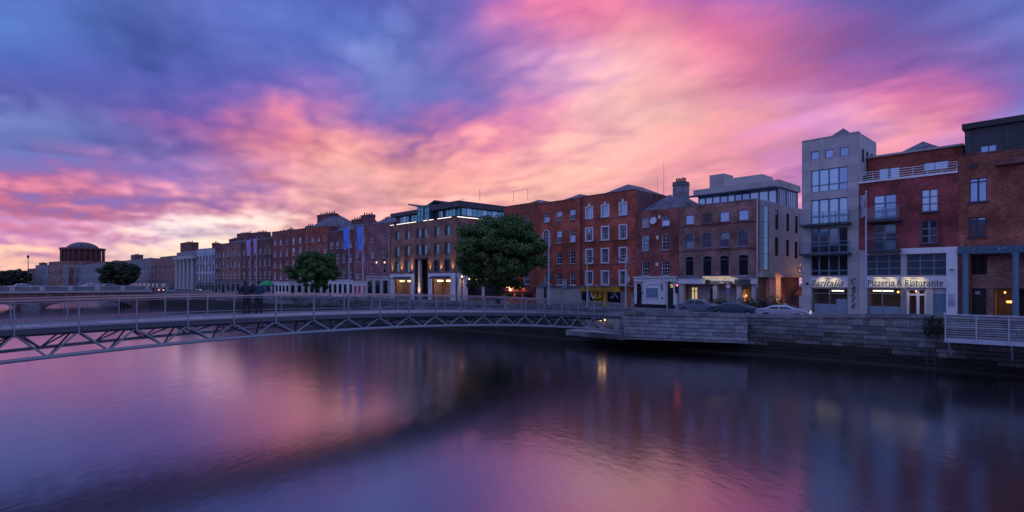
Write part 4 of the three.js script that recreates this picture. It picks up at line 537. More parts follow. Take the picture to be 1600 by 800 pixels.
// --- narrow plum house with the white pub front
{
  const F = building('plum_brick_house', 'narrow plum brick house with satellite dish and white pub front', 993.4, 1060, near(993.4, 1060)), W = F.W, top = F.V(1026, 327.5);
  const c = [[1003, 1014], [1034, 1046]].map(([a, b]) => [F.U(a), F.U(b)]), rows = [[340, 355], [368, 391.5], [409, 430.5]].map(([a, b]) => [F.V(1008.5, b), F.V(1008.5, a)]), sh = F.V(1024, 434);
  const holes = []; c.forEach((k) => rows.forEach((r) => holes.push([...k, ...r]))); F.wall(0, W, 0, top, holes, M.brickPlum, 0.35, 'brick_wall'); carcass(F, 0, W, top, 10, M.brickPlum, top - 0.2); hipRoof(F, 0.1, W - 0.1, top - 0.05, 2.1, -0.4, -10, M.slate);
  c.forEach((k, i) => rows.forEach((r, j) => win(F, [...k, ...r], { ry: [0.5], bars: j === 2 ? [3, 4] : j ? [2, 4] : [2, 3], pane: j === 2 ? M.glassDark : i || j ? [M.glassPale, M.glassDim] : M.net, sill: M.grey })));
  F.b.add((() => { const g = new THREE.Group(); g.name = 'satellite_dish'; g.position.set(F.U(1023.6), F.V(1023.6, 345), 0); obj('dish', lathe([[0, 0], [0.25, 0.03], [0.42, 0.09], [0.43, 0.1], [0.25, 0.045], [0, 0.015]], 24).rotateX(Math.PI / 2 - 0.2).translate(0, 0, 0.3), M.white, g); obj('arm', [bar([0, -0.1, 0.0], [0, 0, 0.32], 0.03), bar([0, -0.3, 0.35], [0, 0.05, 0.75], 0.015)], M.steel, g); return g; })());
  for (const [px, py] of [[1031, 339], [1028, 371], [1027, 413]]) F.mesh('alarm_box', bx(F.U(px) - 0.14, F.U(px) + 0.14, F.V(px, py) - 0.22, F.V(px, py) + 0.18, 0.004, 0.13), M.white);
  // pub front
  const z = 0.5; F.mesh('front_wall', [bx(0.06, W - 0.06, 0.1, sh, 0.004, z - 0.3)], M.white); F.mesh('plinth', bx(0.04, W - 0.04, 0.1, 0.55, z - 0.298, z - 0.2), M.black); F.mesh('cornice', [bx(0.0, W - 0.02, sh + 0.002, sh + 0.14, 0.004, z + 0.15), bx(0.04, W - 0.06, sh - 0.45, sh - 0.002, z - 0.298, z)], M.white);
  const P = new Face(F.b, [F.A[0], F.A[1] + z - 0.3], [F.B[0], F.B[1] + z - 0.3], 0, z - 0.3, 0), ua = P.U(1007.5) , ub = P.U(1041);
  P.mesh('bay', [bx(ua, ub, 0.56, sh - 0.46, 0.002, 0.3)], M.white); P.mesh('bay_arch', clean(new THREE.TorusGeometry((ub - ua) * 0.36, 0.05, 8, 24, Math.PI).scale(1, 0.45, 1).translate((ua + ub) / 2, sh - 1.2, 0.3)), M.grey);
  const bw = [P.U(1011), P.U(1032), F.V(1021, 466.5), F.V(1021, 449)]; const bwG = win(P, bw, { bars: [6, 4], pane: M.blind, barMat: M.teal, recess: -0.31, sill: M.white, t: 0.08 }); bwG.name = 'bay_window'; P.mesh('bay_panel', bx(bw[0], bw[1], 0.8, bw[2] - 0.3, 0.302, 0.33), M.white);
  for (const [a, b, nm] of [[994, 1002.5, 'door'], [1043, 1051.8, 'door']]) { P.mesh(nm, bx(P.U(a), P.U(b), 0.14, 2.5, 0.003, 0.05), M.black); P.mesh('fanlight', clean(new THREE.CylinderGeometry((P.U(b) - P.U(a)) / 2, (P.U(b) - P.U(a)) / 2, 0.04, 20, 1, false, -Math.PI / 2, Math.PI).rotateX(Math.PI / 2).scale(1, -1, 1).translate((P.U(a) + P.U(b)) / 2, 2.53, 0.03)), a > 1000 ? G.yellow : M.glassDark); P.mesh('door_arch', clean(new THREE.TorusGeometry((P.U(b) - P.U(a)) / 2 + 0.08, 0.06, 6, 20, Math.PI).translate((P.U(a) + P.U(b)) / 2, 2.53, 0.05)), M.white); }
  for (const px of [991.8, 1004.6, 1054]) P.mesh('pilaster', bx(P.U(px), P.U(px) + 0.34, 0.56, sh - 0.46, 0.003, 0.09), M.white); P.mesh('name_plate', bx(P.U(1004), P.U(1007), 1.75, 1.98, 0.092, 0.11), M.black);
  for (const py of [444, 448, 452, 465]) P.mesh('wall_bracket', bx(ub - 0.42, ub - 0.26, F.V(1037, py) - 0.08, F.V(1037, py) + 0.08, 0.302, 0.4), M.iron);
}
// --- tall red house with white window surrounds and yellow shop
{
  const F = building('tall_red_house', 'tall bright red brick house with white-framed windows over the yellow shop', 909.5, 993, near(909.5, 993)), W = F.W, top = F.V(950, 302.5);
  const c = [[914.75, 926.65], [939.25, 951.85], [967.25, 979.85]].map(([a, b]) => [F.U(a) + 0.12, F.U(b) - 0.12]), rows = [[322.5, 341.4], [355.4, 376.7], [389, 411.5], [423, 444.7]].map(([a, b]) => [F.V(920.7, b) + 0.05, F.V(920.7, a) - 0.12]);
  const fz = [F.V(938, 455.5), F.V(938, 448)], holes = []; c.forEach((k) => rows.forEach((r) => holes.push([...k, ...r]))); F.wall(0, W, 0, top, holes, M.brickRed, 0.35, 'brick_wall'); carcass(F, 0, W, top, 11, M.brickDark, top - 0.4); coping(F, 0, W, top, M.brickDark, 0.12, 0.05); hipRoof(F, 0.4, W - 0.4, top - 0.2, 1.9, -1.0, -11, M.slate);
  c.forEach((k, i) => rows.forEach((r, j) => win(F, [...k, ...r], { ry: [0.5], bars: [3, 6], surround: 0.15, keystone: j === 0, pane: j === 0 ? M.glassBlue : [M.glassDark, M.glassBlue, M.glassDim], sill: M.white })));
  for (const py of [343, 377.5, 412.8]) F.mesh('string_course', bx(0, W, F.V(915, py) - 0.1, F.V(915, py), 0.004, 0.07), M.brickMauve);
  // shop
  F.mesh('shop_wall', bx(0.02, W - 0.02, 0.12, fz[0] - 0.002, 0.004, 0.1), M.grey); F.mesh('fascia', bx(0.05, F.U(916.5), fz[0], fz[1], 0.004, 0.35), M.yellow); F.mesh('fascia', bx(F.U(921.5), F.U(970), fz[0], fz[1], 0.004, 0.35), M.yellow); for (const f of [929, 937, 946, 955, 962]) F.mesh('fascia_stripe', bx(F.U(f) - 0.22, F.U(f) + 0.22, fz[0] + 0.2, fz[0] + 0.27, 0.352, 0.362), M.orangeWood);
  F.mesh('sash_cornice', bx(0, W, fz[1] + 0.002, fz[1] + 0.16, 0.004, 0.4), M.grey);
  const sw = [[F.U(906.5 + 4), F.U(917)], [F.U(923), F.U(943.5)], [F.U(950.5), F.U(970)]]; for (const [a, b] of sw) F.mesh('shop_window', bx(a, b, 0.6, fz[0] - 0.12, 0.102, 0.14), M.glassDark); F.mesh('yellow_pier', bx(F.U(944.5), F.U(949.5), 0.13, fz[0] - 0.003, 0.102, 0.3), M.yellow);
  { const [a, b] = sw[1], cx = (a + b) / 2 + 0.1, cy = 1.75, r = 0.95; const o = [clean(new THREE.RingGeometry(r * 0.86, r * 1.08, 30, 1, 0.8, 4.7).translate(cx, cy, 0.146))]; F.mesh('window_lettering', o, M.sash); F.mesh('window_emblem', clean(new THREE.CircleGeometry(0.7, 24, -0.2, 3.6).translate(cx + 0.1, cy, 0.148)), M.yellow); F.mesh('window_emblem', bx(cx - 0.6, cx + 0.7, 0.62, cy, 0.142, 0.146), M.yellow); F.mesh('emblem_figure', lathe([[0.0, 0], [0.16, 0.02], [0.1, 0.5], [0.13, 0.62], [0.0, 0.72]], 10, cx + 0.05, 1.15, 0.02).scale(1, 1, 0.06).translate(0, 0, 0.15), M.black); }
  { const [a, b] = sw[2]; F.mesh('window_stripe', [bar([a + 0.3, 2.7, 0.15], [b - 0.3, 1.1, 0.15], 0.03, undefined, 4), bar([b - 0.5, 2.7, 0.155], [a + 0.8, 1.6, 0.155], 0.03, undefined, 4)], M.sash); F.mesh('window_leaf', clean(new THREE.CircleGeometry(0.25, 5).scale(1.5, 0.7, 1).rotateZ(0.5).translate(a + 0.75, 1.3, 0.147)), M.teal); }
  F.mesh('orange_door', bx(F.U(981), F.U(986.5), 0.13, 2.9, 0.102, 0.16), M.orangeWood); F.mesh('round_sign', [clean(new THREE.CylinderGeometry(0.42, 0.42, 0.08, 24).rotateX(Math.PI / 2).translate(F.U(984), 3.45, 0.5)), bar([F.U(984), 3.45, 0.1], [F.U(984), 3.45, 0.5], 0.03)], M.cream);
  chimney(F, W + 1.3, -8.3, top - 5, heightAt(F.B[0] + 1.3, F.B[1] - 8.3, 286), 1.5, 1.5, 5, M.grey); F.mesh('aerial', [bar([W - 0.3, top - 0.5, -6.8], [W - 0.3, top + 4.6, -6.8], 0.03, 0.012, 5), bar([W - 1.0, top - 0.5, -6.4], [W - 1.0, top + 2.6, -6.4], 0.025, 0.012, 5)], M.iron);
}
// --- red houses behind the tree
{
  const F = building('mid_red_house', 'red brick house with plain sashes and an arched stair window beside the large tree', 838.4, 909.2, near(838.4, 909.2)), W = F.W, top = F.V(874, 314.5);
  const c = [[869.6, 878], [890.25, 899]].map(([a, b]) => [F.U(a), F.U(b)]), c0 = [F.U(850), F.U(858.6)], rows = [[330.4, 345.2], [361, 379.4], [393, 412.4], [427, 444.7]].map(([a, b]) => [F.V(873.8, b), F.V(873.8, a)]), arch = [F.U(848.5), F.U(859), F.V(853, 385), F.V(853, 360), 0.6];
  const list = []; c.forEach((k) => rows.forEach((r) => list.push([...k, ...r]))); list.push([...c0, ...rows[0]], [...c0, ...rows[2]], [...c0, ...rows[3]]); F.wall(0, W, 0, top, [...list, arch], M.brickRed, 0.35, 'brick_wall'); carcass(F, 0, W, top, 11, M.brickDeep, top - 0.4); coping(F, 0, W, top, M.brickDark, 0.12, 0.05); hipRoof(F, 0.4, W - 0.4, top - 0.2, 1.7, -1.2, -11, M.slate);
  list.forEach((r, i) => win(F, r, { ry: [0.5], bars: [2, 4], pane: i === list.length - 1 ? M.glassBlue : [M.glassDim, M.glassBlue, M.glassDark], sill: i % 4 === 3 ? M.white : M.grey })); win(F, arch, { bars: [4, 5], pane: M.glassDim, surround: 0.1, sill: M.white }); F.mesh('downpipe', bar([W - 0.1, 0.1, 0.08], [W - 0.1, top, 0.08], 0.06, undefined, 6), M.iron);
  const sh = F.V(873, 448.5); F.mesh('shop_wall', bx(0.02, W - 0.02, 0.12, sh, 0.004, 0.14), M.limestone); F.mesh('shop_cornice', bx(0, W, sh + 0.002, sh + 0.2, 0.004, 0.3), M.grey); F.mesh('pediment', clean(new THREE.ExtrudeGeometry(new THREE.Shape([[0, 0], [2.6, 0], [1.3, 0.7]].map(([a, b]) => new THREE.Vector2(a, b))), { depth: 0.2, bevelEnabled: false }).translate(F.U(843), sh + 0.21, 0.02)), M.grey); for (const [a, b] of [[871, 877], [884, 896]]) F.mesh('shop_shutter', bx(F.U(a), F.U(b), 0.14, sh - 0.4, 0.142, 0.18), M.limestoneB); F.mesh('doorway', bx(F.U(851), F.U(855), 0.14, 2.4, 0.142, 0.16), M.black); F.mesh('projecting_sign', [bx(F.U(885.5), F.U(888), sh - 0.1, sh + 1.1, 0.3, 0.9)], M.paleBlue);
  F.mesh('street_board', bx(F.U(861), F.U(864.5), F.V(862, 438), F.V(862, 424), 0.004, 0.1), M.tealDark);
  const F2 = building('red_house_with_restaurant', 'red brick house with a lamp-lit red restaurant front behind the large tree', 787, 838, near(787, 838)), W2 = F2.W, t2 = F2.V(812, 320.5), cc = [[799, 807], [818.5, 827.2]].map(([a, b]) => [F2.U(a), F2.U(b)]); const l2 = []; cc.forEach((k) => rows.forEach((r) => l2.push([...k, ...r])));
  F2.wall(0, W2, 0, t2, l2, M.brickDeep, 0.35, 'brick_wall'); carcass(F2, 0, W2, t2, 11, M.brickDeep, t2 - 0.4); coping(F2, 0, W2, t2, M.brickDark, 0.12, 0.05); hipRoof(F2, 0.3, W2 - 0.3, t2 - 0.2, 1.4, -1.2, -11, M.slate); for (const r of l2) win(F2, r, { ry: [0.5], pane: [M.glassDim, M.glassBlue], sill: M.grey });
  const s2 = F2.V(812, 448); F2.mesh('shop_wall', bx(0.02, W2 - 0.02, 0.12, s2, 0.004, 0.12), M.brickDeep); F2.mesh('fascia', bx(0.2, W2 - 0.2, s2 - 0.75, s2 - 0.05, 0.122, 0.3), mat('dark_red_fascia', [0.2, 0.025, 0.025], 0.6)); for (const [a, b] of [[0.8, 2.2], [2.8, 4.0], [4.4, W2 - 0.6]]) { F2.mesh('shop_window', bx(a, b, 0.8, s2 - 1.0, 0.122, 0.15), M.glassDark); }
  for (const u of [1.6, 3.2, 4.6]) F2.light((g) => { g.name = 'sign_lamp'; obj('fitting', [bar([u, s2 + 0.12, 0.1], [u, s2 + 0.12, 0.75], 0.02, undefined, 5), lathe([[0.34, 0], [0.2, 0.12], [0, 0.17]], 14, u, s2, 0.75)], M.cream, g); obj('bulb', clean(new THREE.SphereGeometry(0.3, 12, 8).scale(1, 0.4, 0.6).translate(u, s2 - 0.04, 0.75)), G.shade, g); spot(g, [1, 0.6, 0.25], 1.6, [u, s2 - 0.2, 0.74], [u, s2 - 0.6, 0.28], 1.0, 0.9); });
  F2.light((g) => { g.name = 'wall_lantern'; obj('lantern', clean(new THREE.CylinderGeometry(0.16, 0.12, 0.5, 8).translate(F2.U(800.5), 2.1, 0.35)), G.warm, g); obj('lantern_bracket', bar([F2.U(800.5), 2.4, 0.1], [F2.U(800.5), 2.4, 0.35], 0.02, undefined, 5), M.iron, g); lampLight(g, [1, 0.6, 0.3], 2.5, [F2.U(800.5), 2.1, 0.62], 6); });
}
// ---------------------------------------------------------------- hotel with glazed top floor on the corner
{
  const P = near(610, 712, -55.5), F = building('hotel', 'long brown brick hotel with glazed green top floor, light strips and wall uplights', 0, 0, P), W = F.W, eave = F.V(660, 346);
  const c = [[212, 250], [303, 343], [402, 442], [456, 498], [560, 606], [655, 702]].map(([a, b]) => [F.U(580 + a * 0.175), F.U(580 + b * 0.175)]), rows = [[361.75, 375.75], [385.4, 401], [409, 426]].map(([a, b]) => [F.V(620.5, b), F.V(620.5, a)]), white = F.V(660, 427.5);
  const slot = [F.U(649.3), F.U(668), 0.14, F.V(660, 405.5)], g1 = [F.U(617), F.U(642), 0.9, F.V(630, 434.5)], g2 = [F.U(675.5), F.U(704), 0.2, F.V(690, 433.5)];
  const list = []; c.forEach((k, i) => rows.forEach((r, j) => { if (!(j === 2 && (i === 2 || i === 3))) list.push([...k, ...r]); }));
  F.wall(0, W, 0, eave, [...list, slot, g1, g2], M.brickTan, 0.35, 'brick_wall'); carcass(F, 0, W, eave, 16, M.brickTan, eave - 0.1);
  for (const r of list) win(F, r, { frame: M.frameDark, t: 0.12, cx: [0.42], pane: (i) => i ? M.glassTeal : M.glassDark, sill: null, recess: 0.18 });
  // entrance slot
  F.mesh('entrance_recess', [bx(slot[0] - 0.1, slot[1] + 0.1, 0.1, slot[3] + 0.1, -2.2, -2.05)], M.brickTan); F.mesh('entrance_column', bx(slot[0] + 0.6, slot[0] + 1.35, 0.14, slot[3] - 0.02, -0.5, -0.1), M.cream); F.mesh('entrance_glass', bx(slot[0] + 1.5, slot[1] - 0.1, 0.14, slot[3] - 0.5, -1.2, -1.15), M.glassDark); F.mesh('entrance_frame', [bx(slot[0] - 0.02, slot[0] + 0.3, 0.14, slot[3] + 0.25, 0.004, 0.25), bx(slot[0] + 0.302, slot[1] + 0.3, slot[3] - 0.02, slot[3] + 0.25, 0.004, 0.25)], M.black);
  F.light((g) => { g.name = 'entrance_uplight'; const u = slot[0] + 0.95; obj('fitting', lathe([[0.1, 0], [0.12, 0.12], [0.07, 0.13]], 12, u, 0.14, 0.15), M.iron, g); obj('lens', clean(new THREE.CircleGeometry(0.06, 12).rotateX(-Math.PI / 2).translate(u, 0.275, 0.15)), G.warm, g); spot(g, [1, 0.6, 0.36], 45, [u, 0.32, 0.9], [u, 3.2, -0.1], 0.6, 1); });
  // white ground floor bands, awnings and lit windows
  for (const [a, b] of [[0.1, slot[0] - 0.12], [slot[1] + 0.36, W - 0.02]]) F.mesh('white_fascia', bx(a, b, white - 0.75, white, 0.004, 0.12), M.white);
  for (const [a, b] of [[0.12, g1[0] - 0.03], [g1[1] + 0.05, slot[0] - 0.14], [slot[1] + 0.36, g2[0] - 0.04], [g2[1] + 0.04, W - 0.03]]) F.mesh('white_pier', bx(a, b, 0.13, white - 0.752, 0.004, 0.1), M.white);
  for (const r of [g1, g2]) { win(F, r, { frame: M.frameDark, cx: [0.5], ry: [0.78], pane: M.clear, sill: null, recess: 0.25, t: 0.1 }); room(F, r[0], r[1], r[2], r[3], 2.6, M.warmRoom); F.mesh('awning', muv(new THREE.BoxGeometry(r[1] - r[0] + 0.1, 0.06, 0.9).rotateX(0.45).translate((r[0] + r[1]) / 2, r[3] + 0.02, 0.5)), M.navy);
    F.light((g) => { g.name = 'shop_lamp'; for (const f of [0.25, 0.75]) obj('light_panel', bx(lerp(r[0], r[1], f) - 0.85, lerp(r[0], r[1], f) + 0.85, r[3] - 0.72, r[3] - 0.42, -0.75, -0.7), G.warm, g); for (const f of [0.25, 0.75]) lampLight(g, [1, 0.6, 0.28], 1.4, [lerp(r[0], r[1], f), r[3] - 0.6, -0.45], 10); }); }
  hangLamp(F, lerp(g2[0], g2[1], 0.82), 1.9, -0.9, G.white, [1, 0.8, 0.6], 1);
  // uplights between first-floor windows
  for (const x of [190, 275, 365, 527, 627, 731]) F.light((g) => { g.name = 'wall_uplight'; const u = Math.max(0.25, F.U(580 + x * 0.175)), y = white + 0.18; obj('fitting', [lathe([[0.09, 0], [0.11, 0.12], [0.07, 0.13]], 12, u, y, 0.2), bx(u - 0.03, u + 0.03, y + 0.02, y + 0.1, 0.004, 0.12)], M.iron, g); obj('lens', clean(new THREE.CircleGeometry(0.06, 12).rotateX(-Math.PI / 2).translate(u, y + 0.135, 0.2)), G.warm, g); spot(g, [1, 0.55, 0.16], 26, [u, y + 0.17, 0.26], [u, y + 2.0, 0.02], 0.5, 1); });
  // side to the side street
  const D = 10.5, E = new Face(F.b, F.B, [F.B[0], F.B[1] - D], W, 0, Math.PI / 2); E.mesh('side_facing', bx(0.36, D, white, eave, 0.003, 0.05), M.brickTan); E.mesh('white_fascia', bx(0.2, D, white - 0.75, white - 0.002, 0.003, 0.14), M.white);
  for (const [a, b] of [[2.6, 5.4], [6.2, 9.4]]) { E.mesh('side_window', bx(a, b, 0.6, white - 1.1, 0.003, 0.06), M.glassDark); E.mesh('side_light_panel', bx(a + 0.1, b - 0.1, white - 1.08, white - 0.78, 0.003, 0.08), G.warm); } for (const [a, b] of [[0.36, 1.0], [1.5, 2.4], [5.5, 6.1]]) E.mesh('white_pier', bx(a, b, 0.13, white - 0.752, 0.003, 0.1), M.white);
  E.light((g) => { g.name = 'wall_uplight'; obj('fitting', bx(1.1, 1.3, white - 0.05, white + 0.25, 0.06, 0.2), M.iron, g); spot(g, [1, 0.55, 0.16], 26, [1.2, white + 0.3, 0.3], [1.2, white + 2, 0.1], 0.45, 0.9); spot(g, [1, 0.6, 0.22], 22, [1.2, white - 0.1, 0.3], [1.2, white - 2, 0.1], 0.45, 0.9); });
  // glazed top floor
  const rt = F.V(700, 315.5), gt = rt - 0.85, s = 1.0, S = new Face(F.b, [F.A[0], F.A[1] - s], [F.B[0], F.B[1] - s], 0, -s, 0), gw = [[F.U(617), F.U(631.5)], [F.U(634.5), F.U(650)], [F.U(674), F.U(684)], [F.U(688), F.U(704)], [F.U(705), W - 0.2]];
  S.mesh('top_floor_wall', bx(0.2, W - 0.2, eave + 0.02, gt, -0.4, -0.15), M.zinc); for (const [a, b] of gw) win(S, [a, b, eave + 0.35, gt - 0.1], { name: 'top_floor_glazing', frame: M.frameDark, cx: [0.33, 0.66], pane: [M.glassTeal, M.glassTeal, M.glassPale], sill: null, recess: 0.1 });
  win(S, [F.U(651.5), F.U(661.5), eave - 0.1, rt + 0.2], { name: 'stair_glazing', frame: M.tealDark, cx: [0.5], ry: [0.3, 0.65], pane: M.glassTeal, sill: null, recess: -0.9, t: 0.12 }); S.mesh('stair_turret', bx(F.U(651.5), F.U(671), eave + 0.02, rt + 0.15, -0.14, 0.86), M.tealDark); win(S, [F.U(662.5), F.U(670.5), eave + 0.1, rt - 0.2], { name: 'stair_glazing', frame: M.tealDark, cx: [0.5], ry: [0.5], pane: M.glassTeal, sill: null, recess: -0.9, t: 0.12 });
  S.mesh('roof_slab', [bx(-0.6, F.U(650), gt - 0.12, rt - 0.3, -14, 0.7), bx(F.U(671.5), W + 0.6, gt - 0.1, rt, -14, 0.9)], M.zinc); S.mesh('roof_wing', muv(new THREE.BoxGeometry(4.2, 0.22, 3.2).rotateZ(-0.22).translate(F.U(648), rt + 0.35, -0.5)), M.tealDark); S.mesh('roof_ridge', muv(new THREE.BoxGeometry(3.4, 0.3, 3).rotateZ(0.28).translate(F.U(666.5), rt + 0.25, -1)), M.zinc);
  const PE = new Face(F.b, [F.B[0], F.B[1] - s], [F.B[0], F.B[1] - s - 11], W - 0.2, -s, Math.PI / 2); PE.mesh('top_floor_side_wall', bx(0.15, 11, eave + 0.02, gt, -0.3, -0.05), M.zinc); win(PE, [0.3, 10.6, eave + 0.35, gt - 0.1], { name: 'top_floor_glazing', frame: M.frameDark, cx: [0.11, 0.22, 0.33, 0.44, 0.55, 0.66, 0.77, 0.88], pane: [M.glassPale, M.glassTeal], sill: null, recess: 0.0 });
  // light strips along the eaves
  const strips = [[610, 615.5], [620, 650.5], [662, 668], [670.5, 677.5], [684, 705.5]]; for (const [a, b] of strips) F.light((g) => { g.name = 'eaves_light_strip'; const u0 = F.U(a) + 0.02, u1 = Math.min(W - 0.05, F.U(b)); obj('strip', bx(u0, u1, eave + 0.02, eave + 0.1, 0.02, 0.08), G.led, g); const l = new THREE.RectAreaLight(new THREE.Color().setRGB(1, 0.85, 0.7), 1.2, u1 - u0, 0.1); l.position.set((u0 + u1) / 2, eave + 0.08, 0.09); l.rotation.y = Math.PI; g.add(l); }); for (const [a, b] of [[0.3, 7], [8, 9.5]]) E.light((g) => { g.name = 'eaves_light_strip'; obj('strip', bx(a, b, eave + 0.02, eave + 0.1, 0.02, 0.08), G.led, g); });
  F.mesh('parapet_cap', bx(-0.02, W + 0.05, eave + 0.002, eave + 0.018, -0.5, 0.1), M.zinc); for (const [u, h] of [[F.U(676), 0.9], [F.U(690), 1.2], [F.U(693), 1.2], [F.U(720), 2.2]]) S.mesh('mast', bar([u, rt, -3], [u, rt + h, -3], 0.035, undefined, 5), M.iron); S.mesh('roof_rail', [bar([F.U(690), rt + 0.9, -3], [F.U(700), rt + 0.9, -3], 0.025, undefined, 5), bar([F.U(758), rt + 1.3, -5], [F.U(780), rt + 1.3, -5], 0.025, undefined, 5), bar([F.U(758), rt - 0.4, -5], [F.U(758), rt + 1.3, -5], 0.03, undefined, 5), bar([F.U(780), rt - 0.4, -5], [F.U(780), rt + 1.3, -5], 0.03, undefined, 5)], M.iron);
}
// ---------------------------------------------------------------- the row further up the quay: each house with its own width, height and windows
function terrace(name, label, l, r, o) {
  const F = building(name, label, l, r, { group: o.group }), W = F.W - 0.03, c = (l + r) / 2, top = F.V(c, o.top), list = [], g0 = o.ground ?? 3.6, n = o.rows, pitch = (top - 0.9 - g0) / n;
  for (let i = 0; i < o.cols; i++) for (let j = 0; j < n; j++) { const m = W * (i + 0.5) / o.cols, w = o.w ?? 1.05, h = (o.h ?? 1.85) * (j === n - 1 ? 0.75 : 1), v = g0 + pitch * j + 0.35; list.push([m - w / 2, m + w / 2, v, Math.min(v + h, top - 0.3)]); }
  F.wall(0, W, 0, top, list, o.mat, 0.35, 'wall'); carcass(F, 0, W, top, o.depth ?? 10, o.side ?? o.mat, top - 0.3); coping(F, 0, W, top, o.cope ?? M.grey, 0.14, 0.08);
  for (const q of list) win(F, q, { ry: [0.5], frame: o.frame ?? M.sash, t: o.t ?? 0.08, pane: o.pane ?? [M.glassDim, M.glassDark, M.glassDark, M.net], sill: M.grey, bars: o.bars });
  if (o.shop) { F.mesh('shop_wall', bx(0.02, W - 0.02, 0.12, g0 - 0.3, 0.004, 0.12), o.shop); F.mesh('shop_cornice', bx(0, W, g0 - 0.298, g0 - 0.1, 0.004, 0.28), o.shop); const k = o.shopWins ?? 2; for (let i = 0; i < k; i++) F.mesh(i === 0 ? 'door' : 'shop_window', bx(W * (i + 0.22) / k, W * (i + 0.78) / k, i === 0 ? 0.14 : 0.8, g0 - 1.0, 0.122, 0.15), o.shopGlass ?? M.glassDark); }
  if (o.roof === 'hip') hipRoof(F, 0.3, W - 0.3, top - 0.1, o.rise ?? 2.4, -0.5, -(o.depth ?? 10)); else if (o.roof === 'ridge') ridgeRoof(F, 0.05, W - 0.05, top - 0.1, o.rise ?? 2.2, -0.5, -(o.depth ?? 10));
  for (const [f, y, w, d, p] of o.chimneys ?? []) chimney(F, W * f, -(o.depth ?? 10) * 0.45, top - 1, heightAt(F.A[0], F.A[1], y), w, d, p, o.stack ?? M.brickDark);
  return F;
}
const row = 'terraced houses along the quay';
{
  const F = terrace('mauve_brick_house', 'mauve brick house with a pale ground floor just left of the hotel', 573, 609.6, { group: row, top: 350, rows: 3, cols: 2, mat: M.brickMauve, shop: M.cream, shopWins: 3, ground: 4.4, h: 2.1, roof: 'ridge', rise: 2.2, chimneys: [[0.08, 340, 1.4, 0.9, 3]] });
  for (const px of [588.5, 601]) F.light((g) => { g.name = 'room_lamp'; const u = F.U(px), y = F.V(px, 410); obj('bulb', clean(new THREE.SphereGeometry(0.14, 10, 8).translate(u, y, 0.02)), G.warm, g); });
  F.mesh('downpipe', bar([F.W - 0.25, 0.1, 0.09], [F.W - 0.25, F.V(600, 352), 0.09], 0.07, undefined, 6), M.cream);
  terrace('mauve_brick_house', 'plain mauve brick house behind the two blue flags', 553, 572.6, { group: row, top: 353, rows: 3, cols: 2, mat: M.brickMauve, shop: M.white, shopWins: 3, shopGlass: M.red, ground: 3.4, roof: 'ridge', rise: 1.5 });
  terrace('dark_brick_house', 'low dark brick house with tall chimney stacks left of the blue flags', 513, 552.6, { group: row, top: 361, rows: 3, cols: 4, mat: M.brickDark, shop: M.white, shopWins: 5, ground: 3.7, roof: 'ridge', rise: 2.6, chimneys: [[0.48, 343, 3.6, 1.2, 4], [0.85, 338, 3.4, 1.2, 4]] });
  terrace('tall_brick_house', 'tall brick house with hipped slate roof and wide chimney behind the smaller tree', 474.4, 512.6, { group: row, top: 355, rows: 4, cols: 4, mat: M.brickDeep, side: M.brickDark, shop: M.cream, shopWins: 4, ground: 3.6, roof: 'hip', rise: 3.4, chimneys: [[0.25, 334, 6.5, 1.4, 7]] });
  terrace('brown_terrace_house', 'brown brick house half hidden by the left side of the smaller tree', 453.2, 474, { group: row, top: 359, rows: 4, cols: 2, mat: M.brickPlum, shop: M.cream, ground: 3.4, chimneys: [[0.2, 352, 2.6, 1.2, 3]], pane: [M.net, M.glassPale] });
  terrace('brown_terrace_house', 'tall brown brick house with a white columned ground floor', 425, 452.8, { group: row, top: 361.5, rows: 4, cols: 3, mat: M.brickPlum, shop: M.white, shopWins: 5, ground: 3.3, chimneys: [[0.08, 357, 1.6, 1.1, 2]] });
  terrace('brown_terrace_house', 'dark brown house right of the two lavender flags', 403, 424.6, { group: row, top: 374, rows: 3, cols: 3, mat: M.brickDark, shop: M.grey, chimneys: [[0.15, 367, 2.2, 1.2, 3], [0.55, 362.5, 3.4, 1.4, 4], [0.92, 366, 1.8, 1.2, 2]] });
  terrace('brown_terrace_house', 'dark house with a big chimney stack behind the lavender flags', 377, 402.6, { group: row, top: 377, rows: 3, cols: 3, mat: M.brickDark, shop: M.grey, roof: 'ridge', rise: 1.6, chimneys: [[0.22, 362.5, 5.5, 2, 4], [0.8, 371, 2, 1.4, 2]] });
  terrace('brown_terrace_house', 'brick house with clustered chimney pots right of the pale blue house', 346, 376.6, { group: row, top: 380, rows: 3, cols: 5, mat: M.brickBrown, shop: M.grey, shopWins: 4, roof: 'ridge', rise: 1.8, chimneys: [[0.4, 365, 6.5, 2, 5], [0.05, 371, 2.5, 1.5, 2], [0.9, 370, 3, 1.5, 3]] });
  terrace('brown_terrace_house', 'narrow dark house squeezed beside the pale blue house', 336.4, 345.6, { group: row, top: 382, rows: 3, cols: 2, mat: M.brickDark, shop: M.grey, chimneys: [[0.3, 373, 2.5, 1.5, 2]] });
  terrace('pale_blue_house', 'pale blue rendered house with three rows of dark windows', 307, 336, { group: row, top: 389, rows: 3, cols: 6, mat: M.paleBlue, shop: M.grey, shopWins: 6, ground: 3.2, frame: M.frameDark, pane: M.glassDark, w: 1.2, chimneys: [[0.2, 379.5, 2.2, 1.6, 2]] });
